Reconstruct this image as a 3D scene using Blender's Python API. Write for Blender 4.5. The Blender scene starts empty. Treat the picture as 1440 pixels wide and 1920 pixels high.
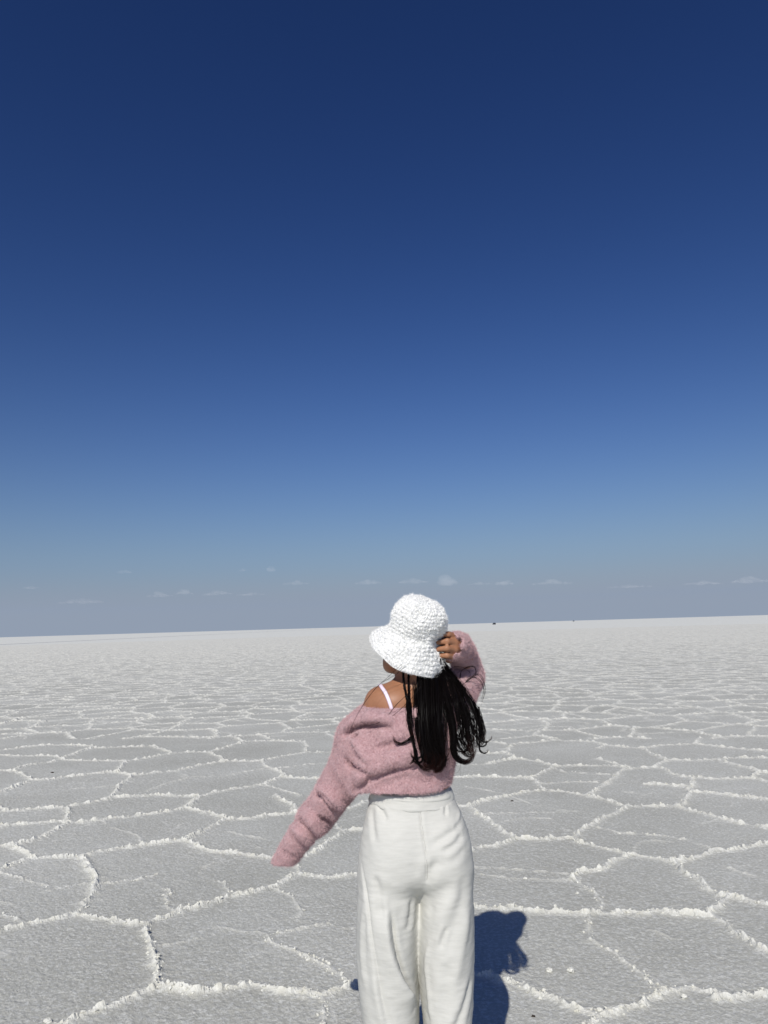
import bpy, bmesh, math, random
import numpy as np
from mathutils import Vector, Matrix
from mathutils.bvhtree import BVHTree
random.seed(7)
rng = np.random.default_rng(11)
scene = bpy.context.scene

# ------------------------------------------------------------------ camera
FPX = 1400.0                      # focal length in pixels of the 1440 x 1920 photograph
PITCH, ROLL, CAM_H = math.radians(8.69), math.radians(1.67), 1.55
_f = np.array([0, math.cos(PITCH), math.sin(PITCH)])
_u0 = np.array([0, -math.sin(PITCH), math.cos(PITCH)])
_r0 = np.array([1.0, 0, 0])
_r = math.cos(ROLL) * _r0 - math.sin(ROLL) * _u0
_u = math.sin(ROLL) * _r0 + math.cos(ROLL) * _u0
_C = np.array([0, 0, CAM_H])
cam_data = bpy.data.cameras.new('camera')
cam_data.sensor_fit = 'VERTICAL'
cam_data.sensor_height = 24.0
cam_data.lens = 24.0 * FPX / 1920.0
cam_data.clip_start, cam_data.clip_end = 0.05, 200000.0
cam = bpy.data.objects.new('camera', cam_data)
scene.collection.objects.link(cam)
M = Matrix(((_r[0], _u[0], -_f[0], 0), (_r[1], _u[1], -_f[1], 0), (_r[2], _u[2], -_f[2], CAM_H), (0, 0, 0, 1)))
cam.matrix_world = M
scene.camera = cam

# ------------------------------------------------------------------ sky, sun, exposure
SUN_AZ, SUN_EL = math.radians(180 + 12.8), math.radians(40.5)   # clockwise from +Y: behind the camera, a little to the left
world = bpy.data.worlds.new('World')
scene.world = world
world.use_nodes = True
nt = world.node_tree
sky = nt.nodes.new('ShaderNodeTexSky')
sky.sky_type = 'NISHITA'
sky.sun_disc = False
sky.sun_elevation, sky.sun_rotation = SUN_EL, SUN_AZ
sky.altitude = 1500
sky.air_density, sky.dust_density, sky.ozone_density = 1.6, 2.0, 4.0
hsv = nt.nodes.new('ShaderNodeHueSaturation')          # the phone's saturated, contrasty rendering of the high-altitude sky
hsv.inputs['Saturation'].default_value = 1.1
hsv.inputs['Value'].default_value = 0.1
gam = nt.nodes.new('ShaderNodeGamma'); gam.inputs['Gamma'].default_value = 1.5
bal = nt.nodes.new('ShaderNodeMix'); bal.data_type = 'RGBA'; bal.blend_type = 'MULTIPLY'; bal.inputs[0].default_value = 1.0
bal.inputs[7].default_value = (6.5, 6.15, 7.95, 1)
# the grey dust layer that lies along the whole horizon
tc = nt.nodes.new('ShaderNodeTexCoord'); sep = nt.nodes.new('ShaderNodeSeparateXYZ')
ma = nt.nodes.new('ShaderNodeMath'); ma.operation = 'MULTIPLY_ADD'      # thins out upwards like real dust
ma.inputs[1].default_value, ma.inputs[2].default_value = -1 / 0.09, 0.35
mr = nt.nodes.new('ShaderNodeMath'); mr.operation = 'EXPONENT'; mr.use_clamp = True
dust = nt.nodes.new('ShaderNodeMix'); dust.data_type = 'RGBA'
mr2 = nt.nodes.new('ShaderNodeMapRange'); mr2.interpolation_type = 'SMOOTHSTEP'
mr2.inputs['From Min'].default_value, mr2.inputs['From Max'].default_value = 0.02, 0.09
lay = nt.nodes.new('ShaderNodeMix'); lay.data_type = 'RGBA'
lay.inputs[6].default_value, lay.inputs[7].default_value = (2.85, 3.40, 4.34, 1), (2.25, 3.2, 4.85, 1)
nt.links.new(sep.outputs['Z'], mr2.inputs['Value'])
nt.links.new(mr2.outputs[0], lay.inputs[0])
nt.links.new(lay.outputs[2], dust.inputs[7])
bg = nt.nodes['Background']
bg.inputs['Strength'].default_value = 0.1
nt.links.new(sky.outputs[0], hsv.inputs['Color'])
nt.links.new(hsv.outputs[0], gam.inputs['Color'])
nt.links.new(gam.outputs[0], bal.inputs[6])
nt.links.new(tc.outputs['Generated'], sep.inputs[0])
nt.links.new(sep.outputs['Z'], ma.inputs[0])
nt.links.new(ma.outputs[0], mr.inputs[0])
nt.links.new(mr.outputs[0], dust.inputs[0])
nt.links.new(bal.outputs[2], dust.inputs[6])
nt.links.new(dust.outputs[2], bg.inputs['Color'])
sun_data = bpy.data.lights.new('sun', 'SUN')
sun_data.energy = 4.2
sun_data.angle = math.radians(0.53)
sun_data.color = (1.0, 0.965, 0.91)
sun = bpy.data.objects.new('sun', sun_data)
scene.collection.objects.link(sun)
_sd = Vector((math.sin(SUN_AZ) * math.cos(SUN_EL), math.cos(SUN_AZ) * math.cos(SUN_EL), math.sin(SUN_EL)))
sun.rotation_euler = _sd.to_track_quat('Z', 'Y').to_euler()
vs = scene.view_settings
vs.view_transform, vs.look, vs.gamma, vs.exposure = 'Standard', 'None', 1.0, 0.0
vs.use_curve_mapping = False

# ------------------------------------------------------------------ helpers
def ray(px, py):
    return _f + (px - 720) / FPX * _r - (py - 960) / FPX * _u
def at(px, py, Y):
    """the point where the photograph's pixel meets the upright plane at distance Y"""
    d = ray(px, py)
    return _C + d * (Y / d[1])
def gnd(px, py):
    """the point of the ground under the photograph's pixel"""
    d = ray(px, py)
    return (_C + d * (-CAM_H / d[2]))[:2]
def proj(p):
    q = np.asarray(p, float) - _C
    z = q @ _f
    return 720 + FPX * (q @ _r) / z, 960 - FPX * (q @ _u) / z

def _hash(ix, iy, iz, seed):
    h = (ix.astype(np.uint32) * np.uint32(374761393) + iy.astype(np.uint32) * np.uint32(668265263)
         + iz.astype(np.uint32) * np.uint32(2147483647) + np.uint32((seed * 974634777) & 0xffffffff))
    h ^= h >> np.uint32(13); h *= np.uint32(1274126177)
    h ^= h >> np.uint32(16); h *= np.uint32(2246822519)
    h ^= h >> np.uint32(15)
    return (h & np.uint32(0xffffff)).astype(np.float32) / np.float32(0xffffff)
def noise2(x, y, seed=0):
    xi, yi = np.floor(x).astype(np.int64), np.floor(y).astype(np.int64)
    fx, fy = (x - xi).astype(np.float32), (y - yi).astype(np.float32)
    fx = fx * fx * (3 - 2 * fx); fy = fy * fy * (3 - 2 * fy)
    z = np.zeros_like(xi)
    a, b = _hash(xi, yi, z, seed), _hash(xi + 1, yi, z, seed)
    c, d = _hash(xi, yi + 1, z, seed), _hash(xi + 1, yi + 1, z, seed)
    return (a + (b - a) * fx) * (1 - fy) + (c + (d - c) * fx) * fy          # 0..1
def noise3(p, seed=0):
    pi = np.floor(p).astype(np.int64)
    f = (p - pi).astype(np.float32); f = f * f * (3 - 2 * f)
    out = 0
    for dx in (0, 1):
        wx = f[:, 0] if dx else 1 - f[:, 0]
        for dy in (0, 1):
            wy = f[:, 1] if dy else 1 - f[:, 1]
            for dz in (0, 1):
                wz = f[:, 2] if dz else 1 - f[:, 2]
                out = out + wx * wy * wz * _hash(pi[:, 0] + dx, pi[:, 1] + dy, pi[:, 2] + dz, seed)
    return out
def fbm2(x, y, seed=0, octaves=3):
    s, a, t = 0, 0.5, 0
    for k in range(octaves):
        s = s + a * noise2(x * 2 ** k, y * 2 ** k, seed + k); t += a; a *= 0.5
    return s / t
def sstep(a, b, x):
    t = np.clip((x - a) / (b - a), 0, 1)
    return t * t * (3 - 2 * t)

def mesh_np(name, V, faces, smooth=False):
    """a mesh from numpy arrays; faces is (n,3) or (n,4)"""
    V = np.ascontiguousarray(V, np.float32); faces = np.ascontiguousarray(faces, np.int32)
    me = bpy.data.meshes.new(name)
    n, k = faces.shape
    me.vertices.add(len(V)); me.vertices.foreach_set('co', V.ravel())
    me.loops.add(n * k); me.loops.foreach_set('vertex_index', faces.ravel())
    me.polygons.add(n)
    me.polygons.foreach_set('loop_start', np.arange(0, n * k, k, dtype=np.int32))
    if smooth:
        me.polygons.foreach_set('use_smooth', np.ones(n, bool))
    me.update(calc_edges=True)
    if not smooth:
        me.shade_flat()
    return me
def link(name, me, mat=None, parent=None):
    o = bpy.data.objects.new(name, me)
    scene.collection.objects.link(o)
    if mat is not None:
        me.materials.append(mat)
    if parent is not None:
        o.parent = parent
        o.matrix_parent_inverse = parent.matrix_world.inverted()
    return o
def tag(o, label=None, cat=None, group=None, kind=None):
    for k, v in (('label', label), ('category', cat), ('group', group), ('kind', kind)):
        if v:
            o[k] = v
    return o
def fattr(me, name, data):
    a = me.attributes.new(name, 'FLOAT', 'POINT')
    a.data.foreach_set('value', np.ascontiguousarray(data, np.float32))

class NT:
    """small wrapper to write node materials"""
    def __init__(s, name):
        s.mat = bpy.data.materials.new(name); s.mat.use_nodes = True
        s.t = s.mat.node_tree; s.b = s.t.nodes['Principled BSDF']; s.out = s.t.nodes['Material Output']
    def n(s, kind, **kw):
        x = s.t.nodes.new('ShaderNode' + kind)
        for k, v in kw.items():
            setattr(x, k, v)
        return x
    def l(s, a, b):
        s.t.links.new(a, b)
    def coord(s, out='Object'):
        return s.n('TexCoord').outputs[out]
    def noise(s, vec, scale, detail=3, rough=0.55):
        x = s.n('TexNoise'); x.inputs['Scale'].default_value = scale; x.inputs['Detail'].default_value = detail
        x.inputs['Roughness'].default_value = rough
        s.l(vec, x.inputs['Vector']); return x.outputs['Fac']
    def ramp(s, fac, stops):
        x = s.n('ValToRGB'); e = x.color_ramp.elements
        e[0].position, e[0].color = stops[0][0], (*stops[0][1], 1)
        e[1].position, e[1].color = stops[-1][0], (*stops[-1][1], 1)
        for p, c in stops[1:-1]:
            q = e.new(p); q.color = (*c, 1)
        s.l(fac, x.inputs['Fac']); return x.outputs['Color']
    def mix(s, fac, a, b, mode='MIX'):
        x = s.n('Mix', data_type='RGBA', blend_type=mode)
        for i, v in ((0, fac), (6, a), (7, b)):
            if hasattr(v, 'is_output'):
                s.l(v, x.inputs[i])
            else:
                x.inputs[i].default_value = v if i == 0 else (*v, 1)
        return x.outputs[2]
    def math(s, op, a, b=0.0):
        x = s.n('Math', operation=op)
        for i, v in ((0, a), (1, b)):
            if hasattr(v, 'is_output'):
                s.l(v, x.inputs[i])
            else:
                x.inputs[i].default_value = v
        return x.outputs[0]
    def bump(s, h, strength, dist, normal=None):
        x = s.n('Bump'); x.inputs['Strength'].default_value = strength; x.inputs['Distance'].default_value = dist
        s.l(h, x.inputs['Height'])
        if normal is not None:
            s.l(normal, x.inputs['Normal'])
        return x.outputs['Normal']
    def attr(s, name):
        x = s.n('Attribute'); x.attribute_name = name; return x.outputs['Fac']
    def set(s, **kw):
        for k, v in kw.items():
            i = s.b.inputs[k.replace('_', ' ')]
            if hasattr(v, 'is_output'):
                s.l(v, i)
            else:
                i.default_value = (*v, 1) if i.type == 'RGBA' else v
        return s.mat

# ------------------------------------------------------------------ salt material
def salt_material():
    m = NT('salt')
    co = m.coord()
    ridge = m.attr('ridge')
    flecks = m.ramp(m.noise(co, 52, 4, 0.78), [(0.48, (0, 0, 0)), (0.61, (1, 1, 1))])
    patch = m.noise(co, 1.3, 4, 0.6)
    patch2 = m.noise(co, 9, 3, 0.6)
    plate = m.ramp(patch, [(0.3, (0.41, 0.405, 0.36)), (0.7, (0.475, 0.475, 0.43))])
    plate = m.mix(m.math('MULTIPLY', patch2, 0.25), plate, (0.355, 0.35, 0.315))
    plate = m.mix(m.math('MULTIPLY', flecks, 0.8), plate, (0.63, 0.635, 0.60))
    white = m.ramp(m.noise(co, 22, 3, 0.6), [(0.25, (0.58, 0.565, 0.475)), (0.6, (0.70, 0.695, 0.63))])
    # hairline cracks filled with white salt, only here and there
    wv = m.n('VectorMath', operation='ADD')
    nz = m.n('TexNoise'); nz.inputs['Scale'].default_value = 5.0; nz.inputs['Detail'].default_value = 3
    m.l(co, nz.inputs['Vector'])
    sc = m.n('VectorMath', operation='SCALE'); sc.inputs['Scale'].default_value = 0.22
    m.l(nz.outputs['Color'], sc.inputs[0]); m.l(co, wv.inputs[0]); m.l(sc.outputs[0], wv.inputs[1])
    vo = m.n('TexVoronoi', feature='DISTANCE_TO_EDGE'); vo.inputs['Scale'].default_value = 3.6
    m.l(wv.outputs[0], vo.inputs['Vector'])
    crack = m.ramp(vo.outputs['Distance'], [(0.0, (1, 1, 1)), (0.035, (0, 0, 0))])
    where = m.ramp(m.noise(co, 2.1, 3, 0.6), [(0.50, (0, 0, 0)), (0.66, (0.6, 0.6, 0.6))])
    plate = m.mix(m.math('MULTIPLY', crack, where), plate, (0.70, 0.695, 0.64))
    tone = m.ramp(m.noise(co, 0.45, 3, 0.5), [(0.35, (0.90, 0.90, 0.88)), (0.65, (1.06, 1.06, 1.05))])
    plate = m.mix(1.0, plate, tone, 'MULTIPLY')
    col = m.mix(ridge, plate, white)
    nb = m.bump(m.noise(co, 140, 3, 0.7), 0.55, 0.006)
    nb = m.bump(m.noise(co, 45, 3, 0.65), 0.5, 0.012, nb)
    return m.set(Base_Color=col, Roughness=0.85, Specular_IOR_Level=0.25, Normal=nb)
SALT = salt_material()

# ------------------------------------------------------------------ the salt flat
# far sheet to the horizon; the crust with its plates and ridges lies on it round the camera
def far_salt_material():
    m = NT('far_salt')
    co = m.coord()
    a = m.noise(co, 0.9, 4, 0.7)
    b = m.noise(co, 0.06, 4, 0.6)
    col = m.ramp(a, [(0.3, (0.62, 0.625, 0.57)), (0.7, (0.72, 0.725, 0.665))])
    col = m.mix(m.math('MULTIPLY', b, 0.35), col, (0.62, 0.625, 0.575))
    nb = m.bump(m.noise(co, 3.0, 4, 0.7), 0.6, 0.05)
    return m.set(Base_Color=col, Roughness=0.9, Specular_IOR_Level=0.2, Normal=nb)
Rf = 60000.0
ring_r = [0, 30, 70, 160, 400, 1200, 5000, 20000, Rf]
V, Fc = [], []
NSEG = 96
for i, rr in enumerate(ring_r[1:]):
    for k in range(NSEG):
        a = 2 * math.pi * k / NSEG
        V.append((rr * math.sin(a), rr * math.cos(a), -0.02))
bmq = [(i * NSEG + k, i * NSEG + (k + 1) % NSEG, (i + 1) * NSEG + (k + 1) % NSEG, (i + 1) * NSEG + k)
       for i in range(len(ring_r) - 2) for k in range(NSEG)]
me = bpy.data.meshes.new('salt_flat')
me.from_pydata(V, [], [tuple(reversed(q)) for q in bmq] + [tuple(range(NSEG))[::-1]])
me.update()
salt_flat = link('salt_flat', me, far_salt_material())
tag(salt_flat, 'pale salt flat reaching to the horizon under the blue sky', kind='structure')

# ridges read off the photograph (pixels), laid out on the ground: main ones, then faint ones
MAIN = '''
0 1408 50 1401 100 1397 170 1399 180 1403 235 1401 288 1399 320 1413 357 1411 390 1412
0 1416 40 1418 100 1418 118 1421 120 1425 170 1427 235 1428
118 1421 145 1413 172 1402
235 1428 270 1423 320 1414
235 1428 222 1447
0 1445 15 1445 30 1447 62 1464
62 1464 100 1461 150 1455 200 1449 222 1450 245 1455
245 1455 290 1450 330 1446 360 1439 380 1435 425 1428
25 1444 60 1434 95 1430 118 1423
62 1464 30 1475 0 1487
245 1455 240 1465 222 1475 216 1490 210 1497
210 1497 250 1494 300 1492 340 1494 375 1495
210 1497 170 1506 130 1513
130 1513 100 1516 50 1519 10 1521 0 1514
130 1513 125 1530 127 1543
0 1550 60 1545 115 1541 127 1543
127 1543 160 1543 200 1537 260 1530 310 1523 345 1517
127 1543 95 1562 60 1578 35 1583
0 1587 30 1585 60 1611
60 1611 110 1608 157 1607
60 1611 25 1623 0 1632
157 1607 165 1603 220 1592 280 1585 345 1577
157 1607 162 1620 172 1636 185 1650 180 1660 183 1672 165 1690 150 1710 140 1715
0 1747 40 1738 70 1731 105 1725 133 1715
133 1715 160 1721 215 1728 255 1733 275 1732
277 1732 270 1755 285 1775 290 1800 297 1825 290 1850
277 1732 300 1724 320 1718 345 1706 375 1700 410 1692 425 1683 450 1681 480 1673 505 1663
290 1850 262 1867 230 1882 190 1897 150 1912 110 1930 60 1955 -40 1980
290 1852 330 1858 360 1863 390 1861 440 1856 490 1854 520 1864 560 1868 600 1868
600 1868 640 1860 665 1848 720 1838 790 1828 860 1822 920 1830
390 1412 415 1422 425 1428
425 1428 480 1428 510 1423 550 1415 572 1411
572 1411 575 1400 570 1391
570 1391 520 1390 455 1391 440 1383
390 1412 420 1403 455 1393
572 1411 620 1411 680 1410 760 1406 850 1408 890 1413
490 1427 497 1437 503 1440 525 1447 530 1455
530 1455 520 1462 495 1472
495 1472 475 1475 440 1480 400 1488 375 1495
375 1495 365 1502 345 1517
530 1458 580 1461 640 1459 720 1462 790 1456 850 1459
345 1517 375 1523 405 1530 422 1537
422 1537 470 1536 500 1531 555 1525
515 1492 530 1503 555 1512 555 1525
555 1525 600 1521 655 1518 690 1502 760 1500 820 1505 865 1513
422 1537 400 1550 370 1565 345 1577
345 1577 365 1585 385 1595 425 1600 465 1607 500 1611 540 1614 555 1620
555 1620 565 1640
563 1640 600 1645 640 1645 668 1642 740 1640 820 1660 860 1690 890 1701
555 1620 570 1608 605 1592 630 1572 650 1557
650 1557 678 1556 740 1562 820 1585 885 1596
563 1640 540 1648 520 1662 505 1663
915 1390 950 1396 965 1395
965 1395 1005 1393 1035 1389
1035 1389 1080 1390 1110 1391 1135 1397
1020 1381 1035 1389
962 1396 948 1411
948 1411 935 1413 890 1413
948 1412 970 1422 978 1424
880 1434 910 1434 940 1427 960 1424 978 1424
978 1424 1010 1428 1035 1438
1035 1438 1080 1437 1140 1437 1180 1440
1035 1440 1010 1453 992 1460
850 1459 880 1457 930 1458 990 1460
990 1460 1005 1465 1015 1475 1020 1482
865 1513 880 1512
880 1512 900 1504 930 1498 960 1492 980 1487 1020 1483
1020 1483 1060 1485 1100 1494 1140 1501 1165 1510 1180 1513
880 1512 895 1525 920 1542 945 1560 970 1575
885 1596 890 1592 930 1589 955 1580 970 1575
970 1575 1020 1576 1078 1573
1078 1573 1090 1582 1120 1589 1150 1597 1180 1604
1078 1573 1095 1555 1120 1542 1135 1533 1160 1523 1180 1514
1135 1397 1175 1402 1205 1404
1205 1404 1240 1398 1280 1396 1305 1395
1305 1395 1350 1401 1390 1405 1440 1410
1120 1403 1135 1398
1305 1395 1310 1384
1205 1404 1225 1415 1250 1426
1250 1426 1310 1427 1345 1425
1345 1425 1370 1422 1440 1422
1345 1425 1375 1434 1420 1445 1427 1449
1440 1450 1427 1449 1410 1459
1300 1459 1340 1461 1410 1460 1440 1466
1250 1426 1225 1440 1180 1443
1180 1440 1165 1445 1150 1460 1135 1472 1100 1494
1120 1423 1150 1433 1180 1440
1225 1440 1240 1441 1260 1453 1297 1459
1297 1459 1302 1465 1300 1475 1292 1481
1205 1472 1225 1471 1260 1474 1292 1478
1292 1481 1310 1487 1345 1490 1385 1495 1440 1500
1300 1485 1285 1495 1280 1508 1268 1512
1180 1513 1220 1513 1268 1512
1268 1512 1300 1522 1340 1532 1352 1536
1352 1536 1400 1547 1440 1553
1180 1604 1220 1610 1262 1618
1262 1618 1300 1610 1340 1597 1370 1594 1410 1586 1440 1582
1262 1618 1280 1635 1305 1652 1330 1672 1350 1681 1360 1681
1180 1604 1145 1618 1130 1632 1085 1638 1072 1651
890 1701 920 1705 960 1705 990 1711 1050 1714 1100 1717 1120 1715
1120 1715 1170 1713 1200 1714 1215 1716 1225 1711 1280 1714 1325 1716
1360 1682 1390 1688 1410 1692 1440 1700
1360 1682 1348 1698 1325 1714
1325 1716 1350 1730 1390 1757 1440 1785
920 1830 935 1835 955 1842 990 1855 1010 1865 1050 1880 1090 1895 1115 1903
1115 1903 1160 1895 1200 1885 1210 1870 1235 1860
1235 1860 1260 1860 1280 1853 1300 1850 1330 1860 1355 1868
1340 1873 1370 1870 1400 1868 1440 1869
1115 1903 1110 1930 1090 1980
'''
MEDIUM = '''
187 1658 240 1654 290 1643
450 1449 500 1442 545 1439 580 1433 630 1432 680 1434 760 1440 840 1436 880 1434
495 1472 520 1478 540 1487 560 1493
630 1545 645 1558
505 1664 540 1675 560 1692 567 1710
310 1670 318 1690 310 1703 325 1709
600 1868 605 1890 605 1930
510 1755 513 1768 530 1775 550 1780 590 1797 615 1815 650 1838 665 1848
530 1752 570 1742 615 1731
1035 1440 1060 1449 1140 1453
1015 1470 1080 1466 1120 1468
1120 1552 1140 1555 1165 1563 1200 1564 1255 1568 1280 1573
1120 1552 1105 1550
1305 1580 1325 1587 1340 1596
1072 1651 1090 1660 1120 1680 1135 1700 1128 1714
1105 1718 1105 1740 1110 1765 1130 1772 1160 1790 1180 1805 1200 1825 1225 1845 1235 1858
400 1653 420 1660 425 1672 422 1684
0 1638 40 1648 90 1662
10 1715 40 1730
'''
FAINT = '''
330 1446 355 1458
275 1485 310 1470 350 1460
130 1480 215 1475
340 1457 420 1456 450 1449
195 1540 215 1555 250 1565 268 1580
85 1671 125 1662 175 1655
285 1775 335 1770 370 1764
285 1655 310 1668 318 1676
400 1618 375 1635 375 1655
400 1742 450 1750 505 1753
640 1740 668 1739
450 1690 470 1705 490 1720
567 1710 558 1725
870 1476 900 1480 950 1489
955 1493 1000 1509 1050 1520 1100 1523 1140 1527
900 1527 940 1525 1000 1524 1060 1523
940 1541 990 1533 1030 1535
870 1625 930 1628 1000 1634 1060 1639
900 1640 960 1650 1030 1652 1072 1651
1352 1536 1310 1545
1185 1600 1190 1580 1210 1575 1260 1578
1360 1625 1400 1640 1440 1655
960 1825 1020 1803
1060 1790 1085 1772 1110 1768
1220 1745 1260 1758
1200 1488 1165 1485
480 1590 540 1600
980 1760 1040 1750
0 1693 25 1697
430 1560 500 1575
700 1680 760 1690
'''
def polylines(txt, level):
    out = []
    for ln in txt.strip().splitlines():
        v = [float(t) for t in ln.split()]
        out.append((np.array([gnd(v[i], v[i + 1]) for i in range(0, len(v), 2)]), level))
    return out
LINES = polylines(MAIN, 0) + polylines(MEDIUM, 1) + polylines(FAINT, 2)

# crust grid in polar coordinates round the photographer's feet
R0, R1 = 2.2, 150.0
NR, NC = 880, 850
rad = R0 * (R1 / R0) ** (np.arange(NR) / (NR - 1))
phi = np.linspace(-0.83, 0.83, NC)
RR, PH = np.meshgrid(rad, phi, indexing='ij')
X = (RR * np.sin(PH)).ravel(); Y = (RR * np.cos(PH)).ravel()
X += (rng.random(X.size) - 0.5) * 0.0008 * RR.ravel(); Y += (rng.random(X.size) - 0.5) * 0.002 * RR.ravel()

def jitter_seed(ix, iy):
    z = np.zeros_like(ix)
    return ix + 0.5 + 0.86 * (_hash(ix, iy, z, 3) - 0.5), iy + 0.5 + 0.86 * (_hash(ix, iy, z, 4) - 0.5)
def voronoi(x, y, cell):
    """distance to the nearest cell edge, and the ids of the two cells it parts"""
    x = x / cell; y = y / cell
    ix, iy = np.floor(x).astype(np.int64), np.floor(y).astype(np.int64)
    d1 = np.full(x.shape, 9.0); d2 = d1.copy(); i1 = np.zeros(x.shape, np.int64); i2 = i1.copy()
    p1 = np.zeros(x.shape + (2,)); p2 = p1.copy()
    for dx in (-1, 0, 1):
        for dy in (-1, 0, 1):
            jx, jy = ix + dx, iy + dy
            sx, sy = jitter_seed(jx, jy)
            d = (sx - x) ** 2 + (sy - y) ** 2
            idn = (jx + 5000) * 10000 + jy + 5000
            first = d < d1
            second = ~first & (d < d2)
            d2 = np.where(first, d1, np.where(second, d, d2))
            i2 = np.where(first, i1, np.where(second, idn, i2))
            s = np.stack((sx, sy), -1)
            p2 = np.where(first[:, None], p1, np.where(second[:, None], s, p2))
            d1 = np.where(first, d, d1); i1 = np.where(first, idn, i1)
            p1 = np.where(first[:, None], s, p1)
    ab = p2 - p1
    L = np.sqrt((ab ** 2).sum(-1)) + 1e-9
    e = (((p1 + p2) / 2 - np.stack((x, y), -1)) * ab).sum(-1) / L
    return e * cell, i1, i2

def traced_mask(x, y):
    z = y * _f[1] + (0 - CAM_H) * _f[2]
    q = np.stack((x, y, np.full_like(x, -CAM_H)), -1)
    zz = q @ _f
    px = 720 + FPX * (q @ _r) / zz; py = 960 - FPX * (q @ _u) / zz
    return (py > 1386 + 0.0 * px) & (px > -12) & (px < 1452)

def crust_fields(x, y):
    """per point: distance to the nearest main ridge and its id, its strength, distance to faint ridges"""
    wx = x + 0.05 * (fbm2(x * 3.1, y * 3.1, 21) - 0.5) + 0.025 * (noise2(x * 14, y * 14, 22) - 0.5)
    wy = y + 0.05 * (fbm2(x * 3.1, y * 3.1, 31) - 0.5) + 0.025 * (noise2(x * 14, y * 14, 32) - 0.5)
    inside = traced_mask(x, y)
    big = np.hypot(x, y)
    e, i1, i2 = voronoi(wx + 0.35 * (fbm2(x * .9, y * .9, 41) - .5), wy + 0.35 * (fbm2(x * .9, y * .9, 42) - .5), 0.88)
    lo, hi = np.minimum(i1, i2), np.maximum(i1, i2)
    eid = lo * 1000003 + hi
    strength = 0.65 + 0.45 * ((eid % 9973) / 9973.0)
    d = np.where(inside, 9.0, e); rid = np.where(inside, -1, eid); st = strength
    dm = np.full(x.shape, 9.0)
    e2, _, _ = voronoi(wx + 3.3 + 0.6 * (fbm2(x, y, 43) - .5), wy + 1.7 + 0.6 * (fbm2(x, y, 44) - .5), 0.62)
    broken = sstep(0.47, 0.62, fbm2(x * 1.4, y * 1.4, 45))
    dm = np.where(inside, 9.0, e2 + 0.2 * broken)
    for k, (pl, lev) in enumerate(LINES):
        reach = 0.30
        sel = np.nonzero((wx > pl[:, 0].min() - reach) & (wx < pl[:, 0].max() + reach)
                         & (wy > pl[:, 1].min() - reach) & (wy < pl[:, 1].max() + reach))[0]
        if not len(sel):
            continue
        qx, qy = wx[sel], wy[sel]
        best = np.full(len(sel), 9.0)
        for a, b in zip(pl[:-1], pl[1:]):
            ab = b - a
            t = np.clip(((qx - a[0]) * ab[0] + (qy - a[1]) * ab[1]) / (ab @ ab + 1e-12), 0, 1)
            best = np.minimum(best, np.hypot(qx - a[0] - t * ab[0], qy - a[1] - t * ab[1]))
        if lev == 2:
            dm[sel] = np.minimum(dm[sel], best)
        else:
            s = 1.0 if lev == 0 else 0.5
            bias = best if lev == 0 else best + 0.004
            up = bias < d[sel]
            ii = sel[up]
            d[ii] = bias[up]; rid[ii] = k; st[ii] = s
    return d, rid, st, dm

d, rid, st, dm = crust_fields(X, Y)
dist = np.hypot(X, Y)
lump = fbm2(X * 11, Y * 11, 51, 2)
fine = fbm2(X * 28, Y * 28, 52, 3)
vfine = fbm2(X * 70, Y * 70, 53, 2)
along = fbm2(X * 2.2, Y * 2.2, 54, 2)
near = 1 - sstep(8, 30, dist)
along = along + (0.62 - along) * 0.75 * sstep(6, 14, dist)
wid = (0.012 + 0.017 * lump) * (0.6 + 0.55 * st) * (0.95 + 1.3 * sstep(8, 75, dist)) * (0.75 + 0.5 * along)
wid = np.maximum((0.53 + 0.11 * sstep(4, 8, dist)) * wid, 0.0024 * dist * sstep(6, 14, dist))     # never finer than the grid can carry
prof = 1 / (1 + (d / wid) ** 3)
knob = 0.3 + 0.6 * sstep(0.3, 0.65, fine)
hgt = 0.0165 * st * (0.55 + 0.55 * along) * (0.25 + 1.05 * knob) * (1 + 0.9 * sstep(6, 60, dist))
crumb = np.clip((fine - 0.5) * 3, 0, 1) * np.exp(-(d / (wid * 2.4)) ** 2)
apron = np.exp(-(d / (wid * 2.6)) ** 2)
mprof = 1 / (1 + (dm / (0.006 + 0.009 * lump + 0.0014 * dist * sstep(6, 14, dist))) ** 3) * sstep(0.22, 0.55, along)
Z = (prof * hgt + 0.012 * st * crumb * near + 0.004 * apron * st
     + mprof * 0.006 * (0.3 + 1.4 * fine)
     + 0.010 * (fbm2(X * 1.1, Y * 1.1, 55) - 0.5) + 0.0045 * (fine - 0.5) * (0.4 + lump) + 0.0035 * (vfine - 0.5))
Z += 0.004
ridge = np.clip(np.maximum(prof * (0.95 + 0.25 * st), 0.36 * apron * st * (0.2 + 1.2 * lump)), 0, 1)
ridge = np.maximum(ridge, 0.7 * mprof * (0.4 + 0.9 * lump))
ridge = np.clip(ridge * (0.72 + 0.5 * vfine), 0, 1)
VX = np.stack((X, Y, Z), -1).astype(np.float32)
ii = np.arange(NR * NC).reshape(NR, NC)
Q = np.stack((ii[:-1, :-1], ii[:-1, 1:], ii[1:, 1:], ii[1:, :-1]), -1).reshape(-1, 4)[:, ::-1]

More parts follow.
